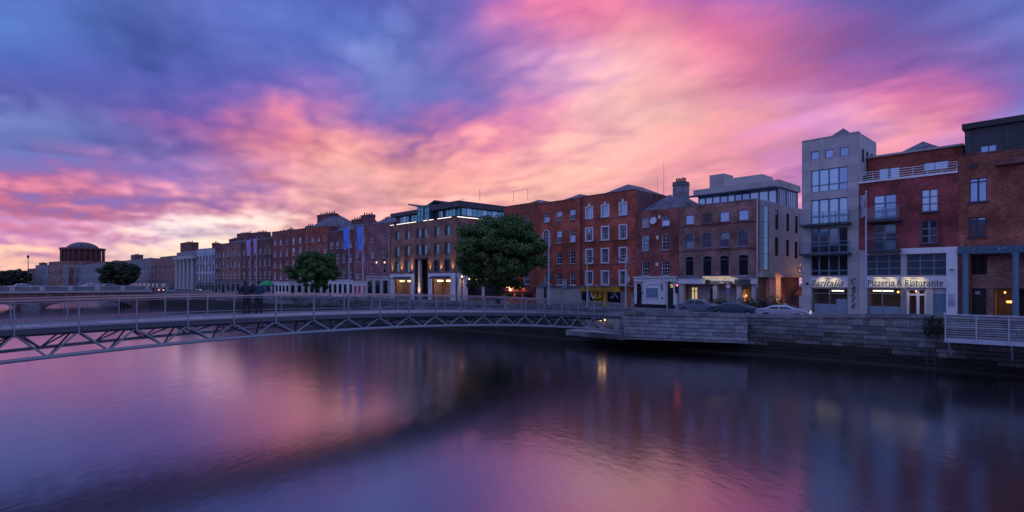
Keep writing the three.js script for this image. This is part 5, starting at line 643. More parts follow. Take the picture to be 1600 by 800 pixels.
  const C = terrace('classical_house', 'grey classical front with tall columns and cornice left of the pale blue house', 276, 306.6, { group: row, top: 394, rows: 1, cols: 4, mat: M.grey, ground: 11.2, h: 1.6, cope: M.limestone, w: 1.3 }); for (let i = 0; i < 5; i++) C.mesh('column', lathe([[0.75, 1], [0.6, 1.5], [0.5, 9.4], [0.75, 10]], 16, C.W * (i + 0.5) / 5, 0, 0.4), M.limestoneB); C.mesh('entablature', bx(0, C.W, 10.002, 11, 0.004, 1.1), M.limestone);
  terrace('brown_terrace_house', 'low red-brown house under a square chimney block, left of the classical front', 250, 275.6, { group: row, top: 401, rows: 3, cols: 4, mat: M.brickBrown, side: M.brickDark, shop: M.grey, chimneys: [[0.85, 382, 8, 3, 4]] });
  terrace('brown_terrace_house', 'plain brown house between the long grey building and the chimney block', 237, 249.6, { group: row, top: 405.5, rows: 3, cols: 2, mat: M.brickBrown, shop: M.grey });
  terrace('long_grey_building', 'long grey rendered building with many small windows beside the far tree', 187, 236.6, { group: row, top: 406, rows: 3, cols: 9, mat: M.grey, shop: M.grey, shopWins: 8, w: 1.4, pane: M.glassDark, chimneys: [[0.15, 399, 6, 3, 4]] });
  // across the far bend
  terrace('far_quay_house', 'mauve house at the far end of the quay beside the lamp post', 35, 44, { group: row, top: 423, rows: 3, cols: 3, mat: M.brickMauve });
  terrace('far_quay_house', 'dark gabled house on the far quay with one chimney', 44.3, 55, { group: row, top: 420, rows: 3, cols: 3, mat: M.brickDark, chimneys: [[0.8, 411, 4, 3, 3]] });
  terrace('far_quay_house', 'wide grey house on the far quay', 55.3, 75.5, { group: row, top: 414.5, rows: 4, cols: 5, mat: M.grey });
  terrace('far_quay_house', 'brown flat-roofed block on the far quay left of the dome', 76, 96, { group: row, top: 409, rows: 4, cols: 5, mat: M.brickBrown, cope: M.limestone });
  terrace('far_quay_house', 'dull blue house below the dome', 97, 107, { group: row, top: 414, rows: 4, cols: 3, mat: M.grey });
  terrace('far_quay_house', 'red house with a tall shopfront below the dome', 107.4, 117, { group: row, top: 417, rows: 4, cols: 3, mat: M.brickPlum });
  terrace('far_quay_house', 'pale blue slab house below the dome, left of the far tree', 117.4, 128, { group: row, top: 415, rows: 4, cols: 3, mat: M.farBlue });
  terrace('far_quay_house', 'grey house hidden behind the far tree', 128.4, 186, { group: row, top: 411, rows: 3, cols: 9, mat: M.grey });
}
{ // domed court building behind the far houses
  const ang = bearing(129.5), dist = 520, x = Math.sin(ang) * dist, z = -Math.cos(ang) * dist, d = depthOf(x, z), k = d / FOCAL, H = (py) => EYE - (py - 440) * k, t = thing('domed_hall', 'great columned drum with a shallow dark dome rising over the far quay', 'dome', [x, 0, z]), rd = 21.5 * k, rc = 29 * k;
  obj('base', [bx(-1.3 * rc, 1.3 * rc, 0, H(409), -rc, rc)], M.brickDark, t); obj('drum', clean(new THREE.CylinderGeometry(rd * 1.08, rd * 1.08, H(389) - H(409), 40).translate(0, (H(389) + H(409)) / 2, 0)), M.brickDark, t);
  const n = 24; for (let i = 0; i < n; i++) { const a = i / n * 6.283; obj('column', bar([Math.cos(a) * rc * 0.93, H(409), Math.sin(a) * rc * 0.93], [Math.cos(a) * rc * 0.93, H(391), Math.sin(a) * rc * 0.93], 0.6, 0.55, 10), M.brickDark, t); }
  obj('cornice', clean(new THREE.CylinderGeometry(rc, rc, H(388) - H(391), 48).translate(0, (H(388) + H(391)) / 2, 0)), M.brickDark, t); const pts = []; for (let i = 0; i <= 14; i++) { const a = i / 14 * Math.PI / 2; pts.push([rd * Math.cos(a) + 0.001, H(391) + (H(378.5) - H(391)) * Math.sin(a)]); } obj('dome', lathe(pts, 48), M.slate, t);
}

// ---------------------------------------------------------------- houses of the near bank behind the viewpoint: the windows opposite mirror them
[[8, -18, 13, M.brickDeep, 'orange-red brick house on the near bank, mirrored in the right-hand windows'], [-18.4, -42, 15, M.brickTan, 'tan brick house on the near bank, mirrored in the tower windows'], [-42.4, -62, 13.5, M.brickRed, 'bright red brick house on the near bank, mirrored in the tavern windows'], [-62.4, -90, 16, M.brickMauve, 'mauve brick house on the near bank, mirrored in the pub house windows'], [-90.4, -125, 14, M.brickDeep, 'long red brick house on the near bank, mirrored in the red houses'], [-125.4, -190, 15, M.brickBrown, 'long brown house on the near bank, mirrored in the hotel windows']].forEach(([x0, x1, h, m, label]) => {
  const A = [x0, southZ(x0) + 12], B = [x1, southZ(x1) + 12], F = building('near_bank_house', label, 0, 0, { A, B, group: 'houses of the near bank' }), W = F.W, n = Math.round(W / 3), list = [];
  for (let i = 0; i < n; i++) for (let j = 0; j < 4; j++) list.push([W * (i + 0.5) / n - 0.55, W * (i + 0.5) / n + 0.55, 2.2 + j * 3, 4.1 + j * 3]);
  F.wall(0, W, 0.9, h, list, m, 0.35, 'wall'); carcass(F, 0, W, h, 9, m); ridgeRoof(F, 0.05, W - 0.05, h - 0.1, 2, -0.5, -9);
  for (const r of list) F.mesh('window', bx(r[0] + 0.003, r[1] - 0.003, r[2] + 0.003, r[3] - 0.003, -0.22, -0.16), M.glassDim);
});
// ---------------------------------------------------------------- old stone bridge upstream
{
  const t = thing('stone_bridge', 'old low stone bridge with flat arches crossing the river upstream', 'bridge', [-150, 0, 0]);
  const s = new THREE.Shape([[-27.6, -6], [20, -6], [20, 1.3], [-27.6, 1.3]].map(([a, b]) => new THREE.Vector2(a, b)));
  const arch = (a, b) => { const p = new THREE.Path(); p.moveTo(a, -5.9); p.lineTo(b, -5.9); for (let i = 0; i <= 20; i++) { const q = Math.PI * i / 20; p.lineTo((a + b) / 2 + (b - a) / 2 * Math.cos(q), -3.2 + 2.3 * Math.pow(Math.sin(q), 0.7)); } p.closePath(); s.holes.push(p); };
  arch(-24, -8.5); arch(-4.4, 7); arch(10, 18.5);
  obj('arches', muv(new THREE.ExtrudeGeometry(s, { depth: 17, bevelEnabled: false }).rotateY(-Math.PI / 2)), M.brickDark, t);
  for (const x of [-0.4, -17.1]) { obj('parapet', bx(x, x + 0.5, 1.302, 2.12, -27.6, 20), M.grey, t); obj('parapet_rail', bx(x - 0.05, x + 0.55, 2.122, 2.22, -27.6, 20), M.limestoneC, t); for (let z = -27; z < 19; z += 4.6) obj('pedestal', bx(x - 0.1, x + 0.6, 1.303, 2.34, z, z + 0.8), M.limestone, t); }
  obj('string_course', bx(0.002, 0.25, 0.85, 1.25, -27.6, 20), M.limestoneC, t);
  obj('cutwater', clean(new THREE.CylinderGeometry(1.5, 1.8, 3.6, 10).translate(0.2, -2.9, -6.45)), M.grey, t);
}
// ---------------------------------------------------------------- trees
const leafMat = mat('leaves', [1, 1, 1], 0.75, { side: THREE.DoubleSide, vertexColors: true });
function quayAt(px, off) { for (let i = 0; i < WALL.length - 1; i++) { const A = [WALL[i + 1][0], WALL[i + 1][1] - off], B = [WALL[i][0], WALL[i][1] - off], s = onLine(px, A, B), L = Math.hypot(B[0] - A[0], B[1] - A[1]); if (s >= 0 && s <= L) return [lerp(A[0], B[0], s / L), lerp(A[1], B[1], s / L)]; } }
function tree(label, [x, z], h, w, bottom, leaves, size, seed, tone = [0.055, 0.115, 0.022], group) {
  const q = rng(seed), r2 = (a, b) => a + (b - a) * q(), t = thing('street_tree', label, 'tree', [x, 0, z], 0, group), cy = (h + bottom) / 2, ry = (h - bottom) / 2, wood = [];
  wood.push(bar([0, -0.05, 0], [0.1, bottom + 0.4, 0.05], 0.3 * w / 11, 0.22 * w / 11, 10));
  const clumps = []; for (let i = 0; clumps.length < 210 && i < 2000; i++) { const a = r2(0, 6.283), b = Math.acos(r2(-1, 1)), rad = Math.pow(q(), 0.38), n = (1 - 0.16 * Math.cos(b)) * (0.72 + 0.4 * vnoise(a * 1.6 + seed, b * 2.2, 0, seed)); const p = [Math.sin(b) * Math.cos(a) * rad * n * w / 2, Math.cos(b) * rad * n * ry, Math.sin(b) * Math.sin(a) * rad * n * w / 2]; if (p[1] < -ry * 0.55 && Math.hypot(p[0], p[2]) > w * 0.42 * (1 + (p[1] / ry + 0.55))) continue; clumps.push([...p, r2(0.045, 0.085) * w]); }
  for (let i = 0; i < 26; i++) { const c = clumps[i * 3]; const m = [c[0] * 0.35, bottom + 0.3 + (cy + c[1] - bottom) * 0.45, c[2] * 0.35]; wood.push(bar([0.1, bottom + 0.2 + (i % 4) * 0.25, 0.05], m, 0.11 * w / 11, 0.07 * w / 11, 6), bar(m, [c[0] * 0.9, cy + c[1] * 0.9, c[2] * 0.9], 0.07 * w / 11, 0.02, 5)); }
  obj('trunk', wood, M.trunk, t);
  const P = new Float32Array(leaves * 18), C = new Float32Array(leaves * 18), N = new Float32Array(leaves * 18), v = new THREE.Vector3(), n = new THREE.Vector3(), u = new THREE.Vector3(), e = new THREE.Vector3();
  for (let i = 0; i < leaves; i++) {
    const c = clumps[Math.floor(q() * clumps.length)], a = r2(0, 6.283), b = Math.acos(r2(-1, 1)), rad = c[3] * Math.pow(q(), 0.45) * 1.15; n.set(Math.sin(b) * Math.cos(a), Math.cos(b), Math.sin(b) * Math.sin(a)); v.set(c[0] + n.x * rad, cy + c[1] + n.y * rad * 0.75, c[2] + n.z * rad);
    n.x += r2(-0.8, 0.8); n.y += r2(-0.3, 1.1); n.z += r2(-0.8, 0.8); n.normalize(); u.set(r2(-1, 1), r2(-1, 1), r2(-1, 1)).cross(n).normalize(); e.crossVectors(n, u); const s = size * r2(0.6, 1.35);
    const q4 = [[-0.5, -0.1], [0, -0.62], [0.5, -0.1], [0, 0.62]].map(([p1, p2]) => [v.x + (u.x * p1 + e.x * p2) * s, v.y + (u.y * p1 + e.y * p2) * s, v.z + (u.z * p1 + e.z * p2) * s]); const k = r2(0.6, 1.4), yel = r2(0.85, 1.25);
    [0, 1, 2, 0, 2, 3].forEach((id, j) => { const o = i * 18 + j * 3; P.set(q4[id], o); C.set([tone[0] * k * yel, tone[1] * k, tone[2] * k], o); N.set([n.x, n.y, n.z], o); });
  }
  const g = new THREE.BufferGeometry(); g.setAttribute('position', new THREE.BufferAttribute(P, 3)); g.setAttribute('normal', new THREE.BufferAttribute(N, 3)); g.setAttribute('color', new THREE.BufferAttribute(C, 3)); g.setAttribute('uv', new THREE.BufferAttribute(new Float32Array(leaves * 12), 2)); obj('crown', g, leafMat, t);
}
tree('large leafy green tree standing in front of the hotel corner', quayAt(778, 4.6), 12.3, 12.6, 2.3, 90000, 0.2, 7);
tree('smaller rounded tree in front of the brick terrace', quayAt(494, 3), 9.2, 8.9, 2.4, 40000, 0.22, 19);
tree('dark tree by the far end of the stone bridge', [-226, -32.2], 11.0, 12.5, 1.5, 14000, 0.5, 31, [0.03, 0.045, 0.018]);
[[3, 10, 13], [14, 9, 12], [26, 11, 14]].forEach(([px, h, w], i) => { const th = bearing(px); tree(['dark far tree touching the left edge', 'low dark far tree second from the left edge', 'dark far tree nearest the far mauve house'][i], [Math.sin(th) * 430, -Math.cos(th) * 430], h, w, 1, 6000, 0.8, 41 + i, [0.03, 0.04, 0.018], 'far trees at the left edge'); });
// ---------------------------------------------------------------- poles, lamps, flags
function lampPost(label, px, topPy, off, arm = true) { const [x, z] = quayAt(px, off), h = heightAt(x, z, topPy), t = thing('lamp_post', label, 'lamp post', [x, 0.1, z], 0, 'lamp posts along the quay'); obj('base', lathe([[0.16, 0], [0.16, 0.5], [0.1, 0.62]], 14), M.pole, t); obj('pole', bar([0, 0.6, 0], [0, h - 0.1, 0], 0.065, 0.05, 10), M.pole, t); if (arm) { obj('arm', [bar([-0.75, h - 0.1, 0], [0.75, h - 0.1, 0], 0.035, undefined, 6)], M.pole, t); for (const s of [-1, 1]) obj('lantern', bx(s * 0.75 - 0.22, s * 0.75 + 0.22, h - 0.2, h - 0.04, -0.12, 0.12), M.steelDark, t); } return t; }
lampPost('tall grey lamp post before the left part of the yellow shop', 917.5, 404, 1.2); lampPost('tall grey lamp post between the yellow shop and the white pub front', 977.5, 404, 1.2); lampPost('tall thin lamp post right against the large tree', 857.5, 362, 1.2, false); 
{ const z = 151 / Math.tan(bearing(44)), t = thing('lamp_post', 'far lamp post standing on the stone bridge at the left', 'lamp post', [-151.2, 1.3, z], 0, 'lamp posts along the quay'), h = heightAt(-151.2, z, 400) - 1.3; obj('pole', bar([0, 0, 0], [0, h - 0.5, 0], 0.09, 0.06, 8), M.iron, t); obj('lantern', lathe([[0, h - 0.5], [0.16, h - 0.4], [0.24, h], [0.05, h + 0.2]], 10), M.iron, t); }
const checkTex = tex(64, (u, v) => (Math.floor(u * 4) + Math.floor(v * 14)) % 2 ? [0.5, 0.68, 0.98] : [0.24, 0.42, 0.85]); const flagBlue = mat('blue_check_flag', [1, 1, 1], 0.9, { map: checkTex, side: THREE.DoubleSide }), flagLav = mat('lavender_flag', [0.45, 0.32, 0.62], 0.9, { side: THREE.DoubleSide }), flagPale = mat('pale_flag', [0.28, 0.32, 0.42], 0.9, { side: THREE.DoubleSide });
function flag(label, px, topPy, lowPy, widthPx, m, off, seed, side = -1) {
  const [x, z] = quayAt(px, off), h = heightAt(x, z, topPy), fl = heightAt(x, z, lowPy), w = widthPx * depthOf(x, z) / FOCAL, t = thing('flagpole', label, 'flag', [x, 0.1, z], YAW, 'flagpoles along the quay');
  obj('pole', bar([0, 0, 0], [0, h + 0.2, 0], 0.09, 0.05, 10), M.pole, t); obj('finial', clean(new THREE.SphereGeometry(0.09, 10, 8).translate(0, h + 0.25, 0)), M.pole, t);
  const g = new THREE.BoxGeometry(w, h - fl, 0.02, 10, 16, 1); const p = g.attributes.position; for (let i = 0; i < p.count; i++) { const a = p.getX(i) / w + 0.5, b = p.getY(i) / (h - fl) + 0.5; p.setXYZ(i, side * (0.08 + a * w * (0.8 + 0.2 * b)), (h + fl) / 2 + p.getY(i) - 0.25 * a * (1 - b), p.getZ(i) + 0.16 * Math.sin(a * 7 + seed) * a + 0.06 * Math.sin(b * 9 + a * 4)); } g.computeVertexNormals(); obj('flag', clean(g), m, t);
}
flag('blue checked flag on the left of the pair before the dark brick house', 545.5, 357, 389, 8, flagBlue, 1.3, 1); flag('blue checked flag on the right of the pair, nearest the hotel', 567, 355, 391, 8, flagBlue, 1.3, 2); flag('lavender flag on the left of the far pair', 391, 376, 400, 6, flagLav, 1.3, 3); flag('lavender flag on the right of the far pair', 401, 374, 396, 5, flagLav, 1.3, 4); flag('furled pale flag on the tall pole in front of the red brick apartment block', 1353, 307, 338, 6, flagPale, 4.5, 5);
function signal(label, px, py, off, lit, faceTurn) { const [x, z] = quayAt(px, off), h = heightAt(x, z, py), t = thing('traffic_signal', label, 'traffic light', [x, 0.1, z], faceTurn); obj('pole', bar([0, 0, 0], [0, h + 0.4, 0], 0.06, undefined, 10), M.pole, t); obj('housing', bx(-0.17, 0.17, h - 0.62, h + 0.32, 0.062, 0.26), M.iron, t); ['red', 'amber', 'green'].forEach((c, i) => { const g = clean(new THREE.CircleGeometry(0.1, 16).translate(0, h + 0.14 - i * 0.3, 0.265)); obj('lens', g, i === 0 && lit ? G.red : M.black, t); obj('visor', clean(new THREE.CylinderGeometry(0.12, 0.12, 0.16, 14, 1, true, -Math.PI / 2, Math.PI).rotateX(Math.PI / 2).translate(0, h + 0.14 - i * 0.3, 0.34)), M.iron, t); });  if (lit) lampLight(t, [1, 0.08, 0.04], 0.12, [0, h + 0.14, 0.5], 3); }
signal('traffic light showing red beside the tavern arcade', 1057.5, 449.5, 5, true, 0.6); signal('dark traffic light turned away in front of the white pub', 1042.5, 446, 6.5, false, Math.PI - 0.6);
{ const [x, z] = quayAt(1137.5, 8.5), t = thing('road_sign', 'round road sign over a blue plate in front of the tavern', 'sign', [x, 0.1, z], 0.5), h = heightAt(x, z, 449); obj('pole', bar([0, 0, 0], [0, h + 0.3, 0], 0.04), M.pole, t); obj('disc', clean(new THREE.CylinderGeometry(0.25, 0.25, 0.03, 24).rotateX(Math.PI / 2).translate(0, h, 0.06)), M.red, t); obj('disc_face', clean(new THREE.CylinderGeometry(0.18, 0.18, 0.01, 24).rotateX(Math.PI / 2).translate(0, h, 0.083)), M.white, t); obj('plate', bx(-0.22, 0.22, h - 0.6, h - 0.36, 0.045, 0.07), mat('blue_sign', [0.08, 0.16, 0.4], 0.5), t); }
// ---------------------------------------------------------------- vehicles
function car(label, x, z, paint, o = {}) {
  const t = thing(o.name ?? 'car', label, o.cat ?? 'car', [x, o.y ?? 0, z], o.turn ?? 0), top = o.h ?? 1.42, pts = o.van ? [[-2.4, 0.3], [-2.45, 1.9], [-2.3, 2.1], [1.0, 2.1], [1.7, 1.25], [2.35, 1.05], [2.45, 0.3]] : [[-2.2, 0.32], [-2.25, 0.72], [-2.12, 0.92], [-1.5, 0.98], [-0.85, top - 0.06], [-0.1, top], [0.5, top - 0.05], [1.2, 0.98], [2.05, 0.8], [2.25, 0.58], [2.2, 0.32]];
  const s = new THREE.Shape(); s.moveTo(...pts[0]); s.splineThru ? null : 0; for (const p of pts.slice(1)) s.lineTo(...p); for (const wx of [1.35, -1.35]) { s.lineTo(wx + 0.36, 0.32); for (let i = 1; i < 9; i++) { const a = Math.PI * i / 9; s.lineTo(wx + 0.36 * Math.cos(a), 0.32 + 0.36 * Math.sin(a)); } s.lineTo(wx - 0.36, 0.32); } s.closePath();
  const taper = (g) => { const p = g.attributes.position; for (let i = 0; i < p.count; i++) { const y = p.getY(i), k = 1 - Math.max(0, y - 0.92) * (o.van ? 0.1 : 0.42); p.setZ(i, p.getZ(i) * k); } g.computeVertexNormals(); return clean(g); };
  obj('body', taper(new THREE.ExtrudeGeometry(s, { depth: 1.62, bevelEnabled: true, bevelSize: 0.05, bevelThickness: 0.07, bevelSegments: 3 }).translate(0, 0, -0.81)), paint, t);
  const gl = o.van ? [[[0.2, 1.25], [1.0, 1.25], [0.85, 1.9], [0.2, 1.9]]] : [[[-1.3, 1.0], [-0.28, 1.0], [-0.28, top - 0.1], [-0.78, top - 0.12]], [[-0.2, 1.0], [0.98, 1.0], [0.42, top - 0.12], [-0.2, top - 0.1]]];
  for (const side of [-1, 1]) for (const q of gl) obj('side_window', taper(new THREE.ExtrudeGeometry(new THREE.Shape(q.map((a) => new THREE.Vector2(...a))), { depth: 0.012, bevelEnabled: false }).translate(0, 0, side > 0 ? 0.875 : -0.887)), M.glassDark, t);
  if (!o.van) { const quad = (a, b, c, d) => { const g = new THREE.BufferGeometry(); g.setAttribute('position', new THREE.BufferAttribute(new Float32Array([...a, ...b, ...c, ...a, ...c, ...d]), 3)); return muv(g); }; obj('windscreen', quad([1.2, 1.04, -0.68], [1.2, 1.04, 0.68], [0.53, top + 0.03, 0.56], [0.53, top + 0.03, -0.56]), M.glassDim, t); obj('rear_window', quad([-1.5, 1.05, -0.66], [-1.5, 1.05, 0.66], [-0.9, top, 0.55], [-0.9, top, -0.55]), M.glassDim, t); }
  for (const wx of [1.35, -1.35]) for (const side of [-1, 1]) { const w = new THREE.Group(); w.name = 'wheel'; w.position.set(wx, 0.315, side * 0.74); t.add(w); obj('tyre', clean(new THREE.TorusGeometry(0.235, 0.08, 8, 20)), M.black, w); obj('rim', clean(new THREE.CylinderGeometry(0.2, 0.2, 0.12, 14).rotateX(Math.PI / 2)), M.steel, w); }
  for (const side of [-1, 1]) { obj('headlight', clean(new THREE.SphereGeometry(0.11, 10, 8).scale(0.8, 0.6, 1.3).translate(o.van ? 2.42 : 2.2, 0.68, side * 0.62)), o.lit ? G.head : M.glassPale, t); obj('tail_light', clean(new THREE.SphereGeometry(0.1, 10, 8).scale(0.5, 0.8, 1).translate(o.van ? -2.46 : -2.23, 0.78, side * 0.66)), o.lit ? G.tail : M.red, t); if (o.lit) lampLight(t, [1, 0.9, 0.75], 0.3, [2.6, 0.68, side * 0.62], 3); }
  if (o.roofLamp) { obj('roof_sign', bx(0.0, 0.25, top + 0.04, top + 0.16, -0.25, 0.25), M.cream, t); }
  if (o.scale) t.scale.setScalar(o.scale);
  return t;
}
const X = (px, z) => Math.tan(bearing(px)) * -z;
const paintSilver = mat('silver_car_paint', [0.45, 0.47, 0.52], 0.3, { metalness: 0.4, clearcoat: 0.6 }), paintTeal = mat('dark_teal_car_paint', [0.02, 0.07, 0.09], 0.3, { clearcoat: 0.8 }), paintPale = mat('pale_blue_car_paint', [0.13, 0.15, 0.21], 0.35, { clearcoat: 0.6 }), paintWhite = mat('white_van_paint', [0.6, 0.62, 0.66], 0.4), paintRed = mat('red_car_paint', [0.3, 0.03, 0.03], 0.4);
car('silver saloon car parked by the lane, just right of the walking person', X(1225, -49), -49, paintSilver, { roofLamp: true, turn: 0.12, h: 1.3, scale: 0.92 }); car('dark teal saloon car with its bonnet towards the walking person', X(1150, -50.5), -50.5, paintTeal, { turn: 0.12, h: 1.34, scale: 0.95 }); car('pale blue saloon car seen through the left tavern arcade', X(1094, -52), -52, paintPale, { turn: 0.1 });
car('car with glowing lamps driving on the far quay road', -196, -38, paintRed, { lit: true }); car('second car with glowing lamps farther along the far quay road', -214, -37.5, paintPale, { lit: true });
car('white car on the stone bridge nearest the left edge', -158, -5.5, paintWhite, { y: 1.3, turn: Math.PI / 2 }); car('white car on the middle of the stone bridge', -158, -17.4, paintWhite, { y: 1.3, turn: Math.PI / 2 }); car('pale car at the right end of the stone bridge', -158, -20.8, paintPale, { y: 1.3, turn: Math.PI / 2 });
// ---------------------------------------------------------------- planters, parasol, banners
function planter(label, x, z, w, h) { const t = thing('planter', label, 'planter', [x, 0.12, z], 0, 'planters on the pavement'); obj('box', [bx(-w / 2, w / 2, 0, 0.55, -0.3, 0.3)], M.black, t); const l = []; for (let i = 0; i < 380; i++) l.push(leaf(rr(-w / 2, w / 2), 0.5 + rr(0, h) * (0.6 + 0.4 * Math.sin(i)), rr(-0.32, 0.32), rr(0.08, 0.16))); obj('foliage', l, mats.planter_leaf ?? mat('planter_leaf', [0.04, 0.07, 0.03], 0.8, { side: THREE.DoubleSide }), t); }
planter('leafy planter under the second tavern arch', X(1122, -56.2), -56.2, 2.2, 0.8); planter('leafy planter under the third tavern arch', X(1165, -56.2), -56.2, 2.4, 0.9); planter('bushy planter at the mouth of the lane', X(1200, -57.5), -57.5, 3.0, 1.3);
{ const [x, z] = quayAt(417, 6), t = thing('green_parasol', 'green-lit round parasol beside the brown terrace', 'parasol', [x, 0.1, z]); obj('pole', bar([0, 0, 0], [0, 3.2, 0], 0.05), M.pole, t); obj('canopy', lathe([[0.02, 3.35], [0.9, 3.0], [1.6, 2.45], [1.62, 2.25], [1.5, 2.42], [0.02, 3.25]], 10), mat('green_canopy', [0.02, 0.3, 0.1], 0.8), t); obj('lamp', clean(new THREE.SphereGeometry(0.1, 10, 8).translate(0, 2.3, 0.9)), G.green, t); lampLight(t, [0.1, 1, 0.35], 0.15, [0.2, 2.15, 1.2], 5); }
// ---------------------------------------------------------------- people
function sdf(bones, pad, cell, blend = 0.03) {     // bones: [ax, ay, az, bx, by, bz, ra, rb]
  const lo = [1e9, 1e9, 1e9], hi = [-1e9, -1e9, -1e9]; for (const b of bones) for (let k = 0; k < 3; k++) { const r = Math.max(b[6], b[7]) + pad; lo[k] = Math.min(lo[k], b[k] - r, b[k + 3] - r); hi[k] = Math.max(hi[k], b[k] + r, b[k + 3] + r); }
  const size = Math.max(hi[0] - lo[0], hi[1] - lo[1], hi[2] - lo[2]) * 1.02, n = Math.min(110, Math.ceil(size / cell) + 4), c = [0, 1, 2].map((k) => (lo[k] + hi[k]) / 2), half = n / 2;
  const mc = new MarchingCubes(n, M.skin, false, false, 60000); mc.isolation = 0;
  for (let k = 0; k < n; k++) for (let j = 0; j < n; j++) for (let i = 0; i < n; i++) {
    const x = c[0] + (i - half) / half * size / 2, y = c[1] + (j - half) / half * size / 2, z = c[2] + (k - half) / half * size / 2; let sum = 0;
    for (const b of bones) { const dx = b[3] - b[0], dy = b[4] - b[1], dz = b[5] - b[2], L = dx * dx + dy * dy + dz * dz + 1e-9, t = clamp(((x - b[0]) * dx + (y - b[1]) * dy + (z - b[2]) * dz) / L), d = Math.hypot(x - b[0] - t * dx, y - b[1] - t * dy, z - b[2] - t * dz) - lerp(b[6], b[7], t); sum += Math.exp(-d / (blend * 0.5)); }
    mc.field[i + j * n + k * n * n] = Math.log(Math.max(sum, 1e-30)) * blend * 0.5;
  }
  mc.update(); const g = new THREE.BufferGeometry(), P = new Float32Array(mc.positionArray.subarray(0, mc.count * 3)); for (let i = 0; i < P.length; i += 3) for (let k = 0; k < 3; k++) P[i + k] = c[k] + P[i + k] * size / 2;
  g.setAttribute('position', new THREE.BufferAttribute(P, 3)); const m = mergeVertices(g, 1e-4); m.computeVertexNormals(); m.setAttribute('uv', new THREE.BufferAttribute(new Float32Array(m.attributes.position.count * 2), 2)); return m;
}
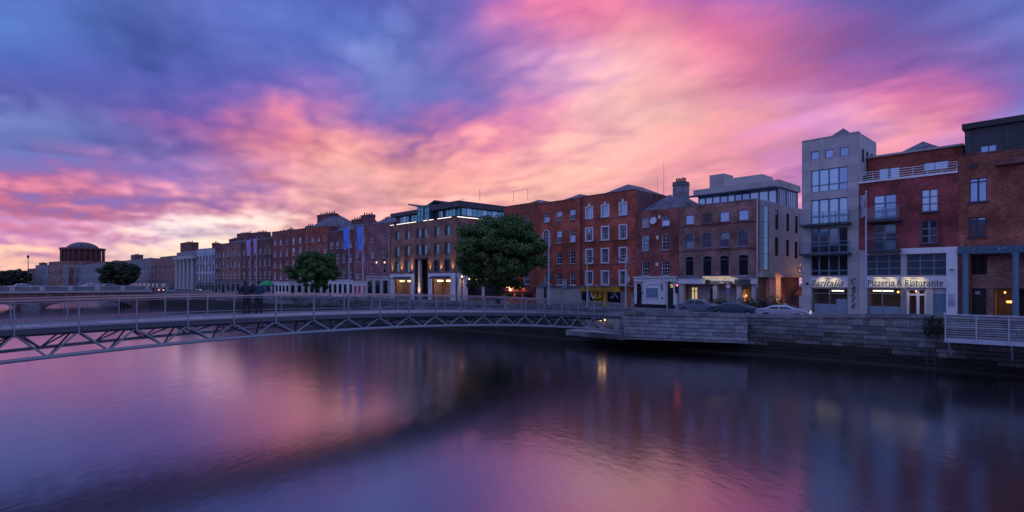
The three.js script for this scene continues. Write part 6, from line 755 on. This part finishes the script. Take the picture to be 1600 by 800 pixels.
function person(label, pos, turn, coat, pose) {  // faces +z of its own frame; feet at the origin
  const t = thing('person', label, 'person', pos, turn), { lean = 0, arm = 'rail', stride = 0, hairLong = false } = pose, sh = [0, 1.42, 0.02 + lean], hip = [0, 0.93, 0], neck = [0, 1.5, 0.04 + lean * 1.1], head = [0, 1.64, 0.07 + lean * 1.25];
  const legs = [], arms = [], hands = []; for (const s of [-1, 1]) {
    const st = s * stride, hp = [s * 0.1, 0.9, 0], kn = [s * 0.11, 0.5, 0.03 + st * 0.5], an = [s * 0.11, 0.09, st], toe = [s * 0.13, 0.04, st + 0.17]; legs.push([hp, kn, 0.095, 0.062], [kn, an, 0.062, 0.042], [an, toe, 0.042, 0.036]);
    const so = [s * 0.2, 1.4, sh[2]], el = arm === 'rail' ? [s * 0.27, 1.17, sh[2] + 0.1] : [s * 0.25, 1.13, sh[2] - s * stride * 0.4], wr = arm === 'rail' ? [s * 0.17, 1.12, sh[2] + 0.32] : [s * 0.26, 0.88, sh[2] + 0.06 - s * stride * 0.8]; arms.push([so, el, 0.055, 0.045], [el, wr, 0.045, 0.03]);
    const d = arm === 'rail' ? [-s * 0.35, -0.1, 0.93] : [0, -1, 0.15], up = arm === 'rail' ? [0.35 * s, 0, 0.3] : [0, 0, 1], P = (f, q, l) => [wr[0] + d[0] * f + up[0] * q, wr[1] + d[1] * f + l, wr[2] + d[2] * f + up[2] * q]; hands.push([wr, P(0.09, 0, 0), 0.028, 0.036]); [[-0.03, 0.155], [-0.01, 0.175], [0.012, 0.165], [0.033, 0.14]].forEach(([q, l]) => { hands.push([P(0.085, q, 0), P(l * 0.8, q, -0.008), 0.0095, 0.0085], [P(l * 0.8, q, -0.008), P(l, q * 0.9, -0.03), 0.0085, 0.0075]); }); hands.push([P(0.03, 0.03, 0), P(0.075, 0.062, -0.006), 0.012, 0.01], [P(0.075, 0.062, -0.006), P(0.105, 0.06, -0.018), 0.01, 0.0085]);
  }
  const flat = (l) => l.map(([a, b, r, q]) => [...a, ...b, r, q]), torso = [[[-0.07, 0.98, 0], [0.07, 0.98, 0], 0.12, 0.12], [hip, [0, 1.18, 0.01 + lean * 0.5], 0.13, 0.125], [[-0.09, 1.3, sh[2] - 0.01], [0.09, 1.3, sh[2] - 0.01], 0.115, 0.115], [[-0.16, 1.4, sh[2]], [0.16, 1.4, sh[2]], 0.065, 0.065], [[0, 1.18, lean * 0.5], sh, 0.125, 0.09]];
  const headB = [[neck, head, 0.055, 0.06], [head, [head[0], head[1] + 0.06, head[2] - 0.01], 0.082, 0.085], [[0, head[1] - 0.06, head[2] + 0.04], [0, head[1] - 0.02, head[2] + 0.045], 0.045, 0.055], [[0, head[1] - 0.005, head[2] + 0.09], [0, head[1] - 0.03, head[2] + 0.108], 0.012, 0.014], [[-0.085, head[1] + 0.01, head[2] - 0.005], [-0.09, head[1] - 0.02, head[2]], 0.016, 0.012], [[0.085, head[1] + 0.01, head[2] - 0.005], [0.09, head[1] - 0.02, head[2]], 0.016, 0.012]];
  const strip = (g) => { g = g.toNonIndexed(); return g; };
  obj('body', mergeGeometries([strip(sdf(flat([...torso, ...legs, ...arms, [neck, head, 0.055, 0.06]]), 0.02, 0.02, 0.03)), strip(sdf(flat(headB), 0.01, 0.006, 0.012)), ...[0, 1].map((h) => strip(sdf(flat(hands.slice(h * 11, h * 11 + 11)), 0.006, 0.0035, 0.006)))]), M.skin, t);
  const fat = (l, k) => l.map(([a, b, r, q]) => [...a, ...b, r + k, q + k]); obj('coat', sdf(fat([...torso, ...arms, [[0, 0.86, 0], hip, 0.16, 0.14]], 0.022), 0.02, 0.018, 0.04), coat, t); obj('trousers', sdf(fat([...legs.filter((_, i) => i % 3 !== 2), [[-0.07, 0.93, 0], [0.07, 0.93, 0], 0.115, 0.115]], 0.018), 0.02, 0.018, 0.03), M.denim, t); obj('shoes', sdf(fat(legs.filter((_, i) => i % 3 === 2), 0.012), 0.01, 0.01, 0.01), M.black, t);
  obj('hair', sdf([[0, head[1] + 0.05, head[2] - 0.03, 0, head[1] + 0.075, head[2] + 0.0, 0.088, 0.085], [0, head[1] + 0.0, head[2] - 0.045, 0, head[1] + 0.05, head[2] - 0.04, 0.07, 0.08], ...(hairLong ? [[0, head[1] - 0.02, head[2] - 0.07, 0, head[1] - 0.22, head[2] - 0.1, 0.07, 0.06]] : [])], 0.01, 0.008, 0.02), M.hair, t);
  for (const s of [-1, 1]) obj('eye', clean(new THREE.SphereGeometry(0.012, 10, 8).translate(s * 0.032, head[1] + 0.012, head[2] + 0.084)), M.black, t);
}
{ // two people at the upstream rail of the footbridge
  const deck = (z) => 1.49 - 0.00128 * (z + 8) ** 2, zAt = (px, x) => x / Math.tan(bearing(px)) * -1;
  for (const [px, l, c, p] of [[386, 'person in a black coat leaning on the far bridge rail, back turned', M.cloth, { lean: 0.1, hairLong: true }], [405, 'person in a navy coat leaning on the far bridge rail, right of the other', M.navy, { lean: 0.08 }]]) { const x = -31.22, z = zAt(px, x); person(l, [x, deck(z), z], -Math.PI / 2 + (px < 390 ? 0.15 : -0.1), c, p); }
  person('person in dark clothes walking between the teal and silver cars', [X(1189.5, -51.5), 0, -51.5], 1.2, M.cloth, { arm: 'down', stride: 0.16 });
}
renderer.render(scene, camera);
